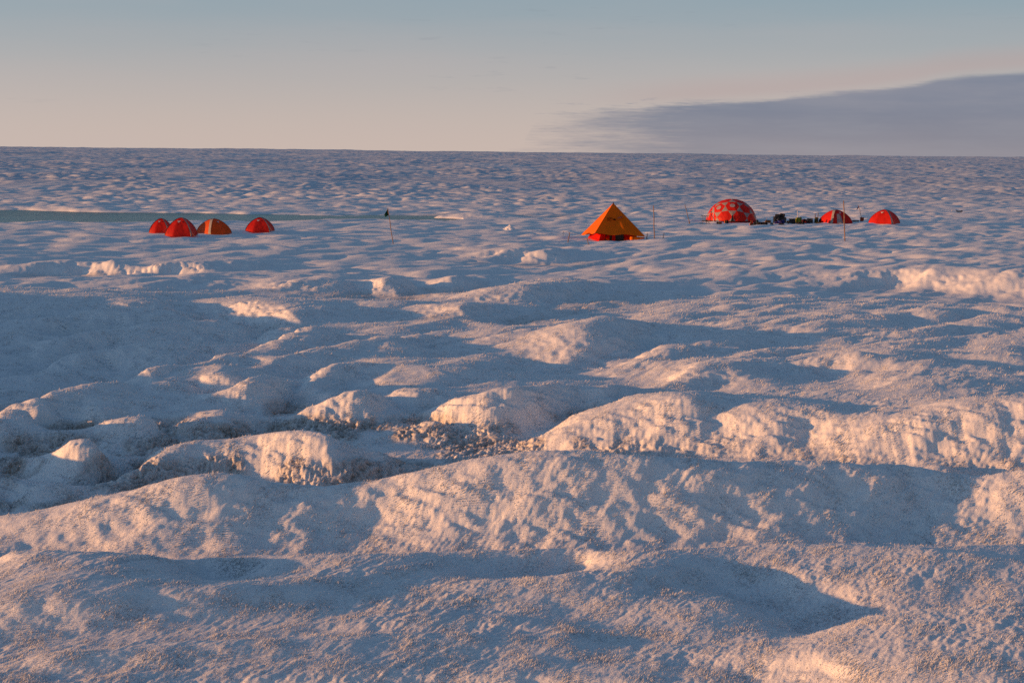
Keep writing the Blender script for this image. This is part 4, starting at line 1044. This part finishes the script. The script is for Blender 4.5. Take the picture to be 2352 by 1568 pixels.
hard('flat_case', (3260+1005*.1616)*.5742, (790+600*.1616)*.5742, 25, 6.5, M['grey'], 'long flat grey case on the snow right of the dome tent with the grey doorway', 'case', .6, -.05)
# in front of the big dome
def Z2(x, y): return (2780+x*.119)*.5742, (790+y*.119)*.5742
hard('brown_crate', *Z2(815, 868), 19, 7.5, M['brown'], 'low brown crate at the foot of the geodesic dome', 'crate', .6)
stick('dome_stake', Z2(803, 878), Z2(803, 745), .020, M['rope'], 'pale stake in front of the low brown crate at the geodesic dome', 'stake', nodes=False)
soft('orange_bag', *Z2(1015, 872), 9, 14, M['orbag'], 'bright orange bag against the sunlit foot of the geodesic dome', 'bag', .8, .8)
soft('black_pack', *Z2(1085, 868), 9.5, 14, M['black'], 'small black pack touching the bright orange bag at the dome', 'backpack', .8, .75)
# far to the right, and the measuring post on its heap of snow
def sledge():
    p_ = place(3837*.5742, 848.5*.5742); k_ = sizepx(1, p_); t = thing('sledge', p_, .1, 'small dark sledge lying far out on the ice at the right edge', 'sledge')
    q = bm_(); n = 10; rg = []
    for i in range(n+1):
        u = i/n; x_ = (u-.5)*23*k_; up = 3.0*k_*max(0, abs(u-.5)*2-.6)*1.5
        rg.append([q.verts.new((x_, y_*k_, z_*k_+up)) for y_, z_ in ((-5, 4.6), (-4.2, .6), (4.2, .6), (5, 4.6), (4, 4.0), (-4, 4.0))])
    for a_, c_ in zip(rg[:-1], rg[1:]):
        for j in range(6): q.faces.new((a_[j], a_[(j+1) % 6], c_[(j+1) % 6], c_[j]))
    q.faces.new(rg[0][::-1]); q.faces.new(rg[-1]); new_obj('hull', q, M['case'], t)
    q = bm_(); box(q, (-8*k_, 0, 4.2*k_), (5*k_, 6*k_, 2.4*k_), .5*k_); new_obj('load', q, M['pale'], t)
sledge()
stick('marker_stick', (3808*.5742, 847.5*.5742), (3808*.5742, 840*.5742), .03, M['pvc'], 'tiny pale marker stick left of the far sledge', 'marker', nodes=False)
def snow_heap():
    p_ = place(1171, 527.5); q = bm_(); n, mr_ = 30, 9; rg = []
    rnd = random.Random(3)
    for i in range(mr_+1):
        u = i/mr_; rr = .62*u; 
        rg.append([q.verts.new((math.cos(a_)*rr*1.15*(1+.12*rnd.uniform(-1, 1)*u), math.sin(a_)*rr, .42*(1-u)**1.25-.06*u+.035*rnd.uniform(-1, 1))) for a_ in [2*math.pi*j/n for j in range(n)]])
    for a_, c_ in zip(rg[:-1], rg[1:]):
        for j in range(n): q.faces.new((a_[j], c_[j], c_[(j+1) % n], a_[(j+1) % n]))
    bmesh.ops.remove_doubles(q, verts=q.verts, dist=.001)
    o = new_obj('snow_heap', q, M_SNOW, None, False); o.location = p_; tag(o, 'small cone of piled snow around a white marker post', 'snow heap')
snow_heap()
stick('marker_post', (1171.8, 526.5), (1171.2, 515), .045, M['pvc'], 'short white marker post standing in a small heap of snow', 'marker', nodes=False)
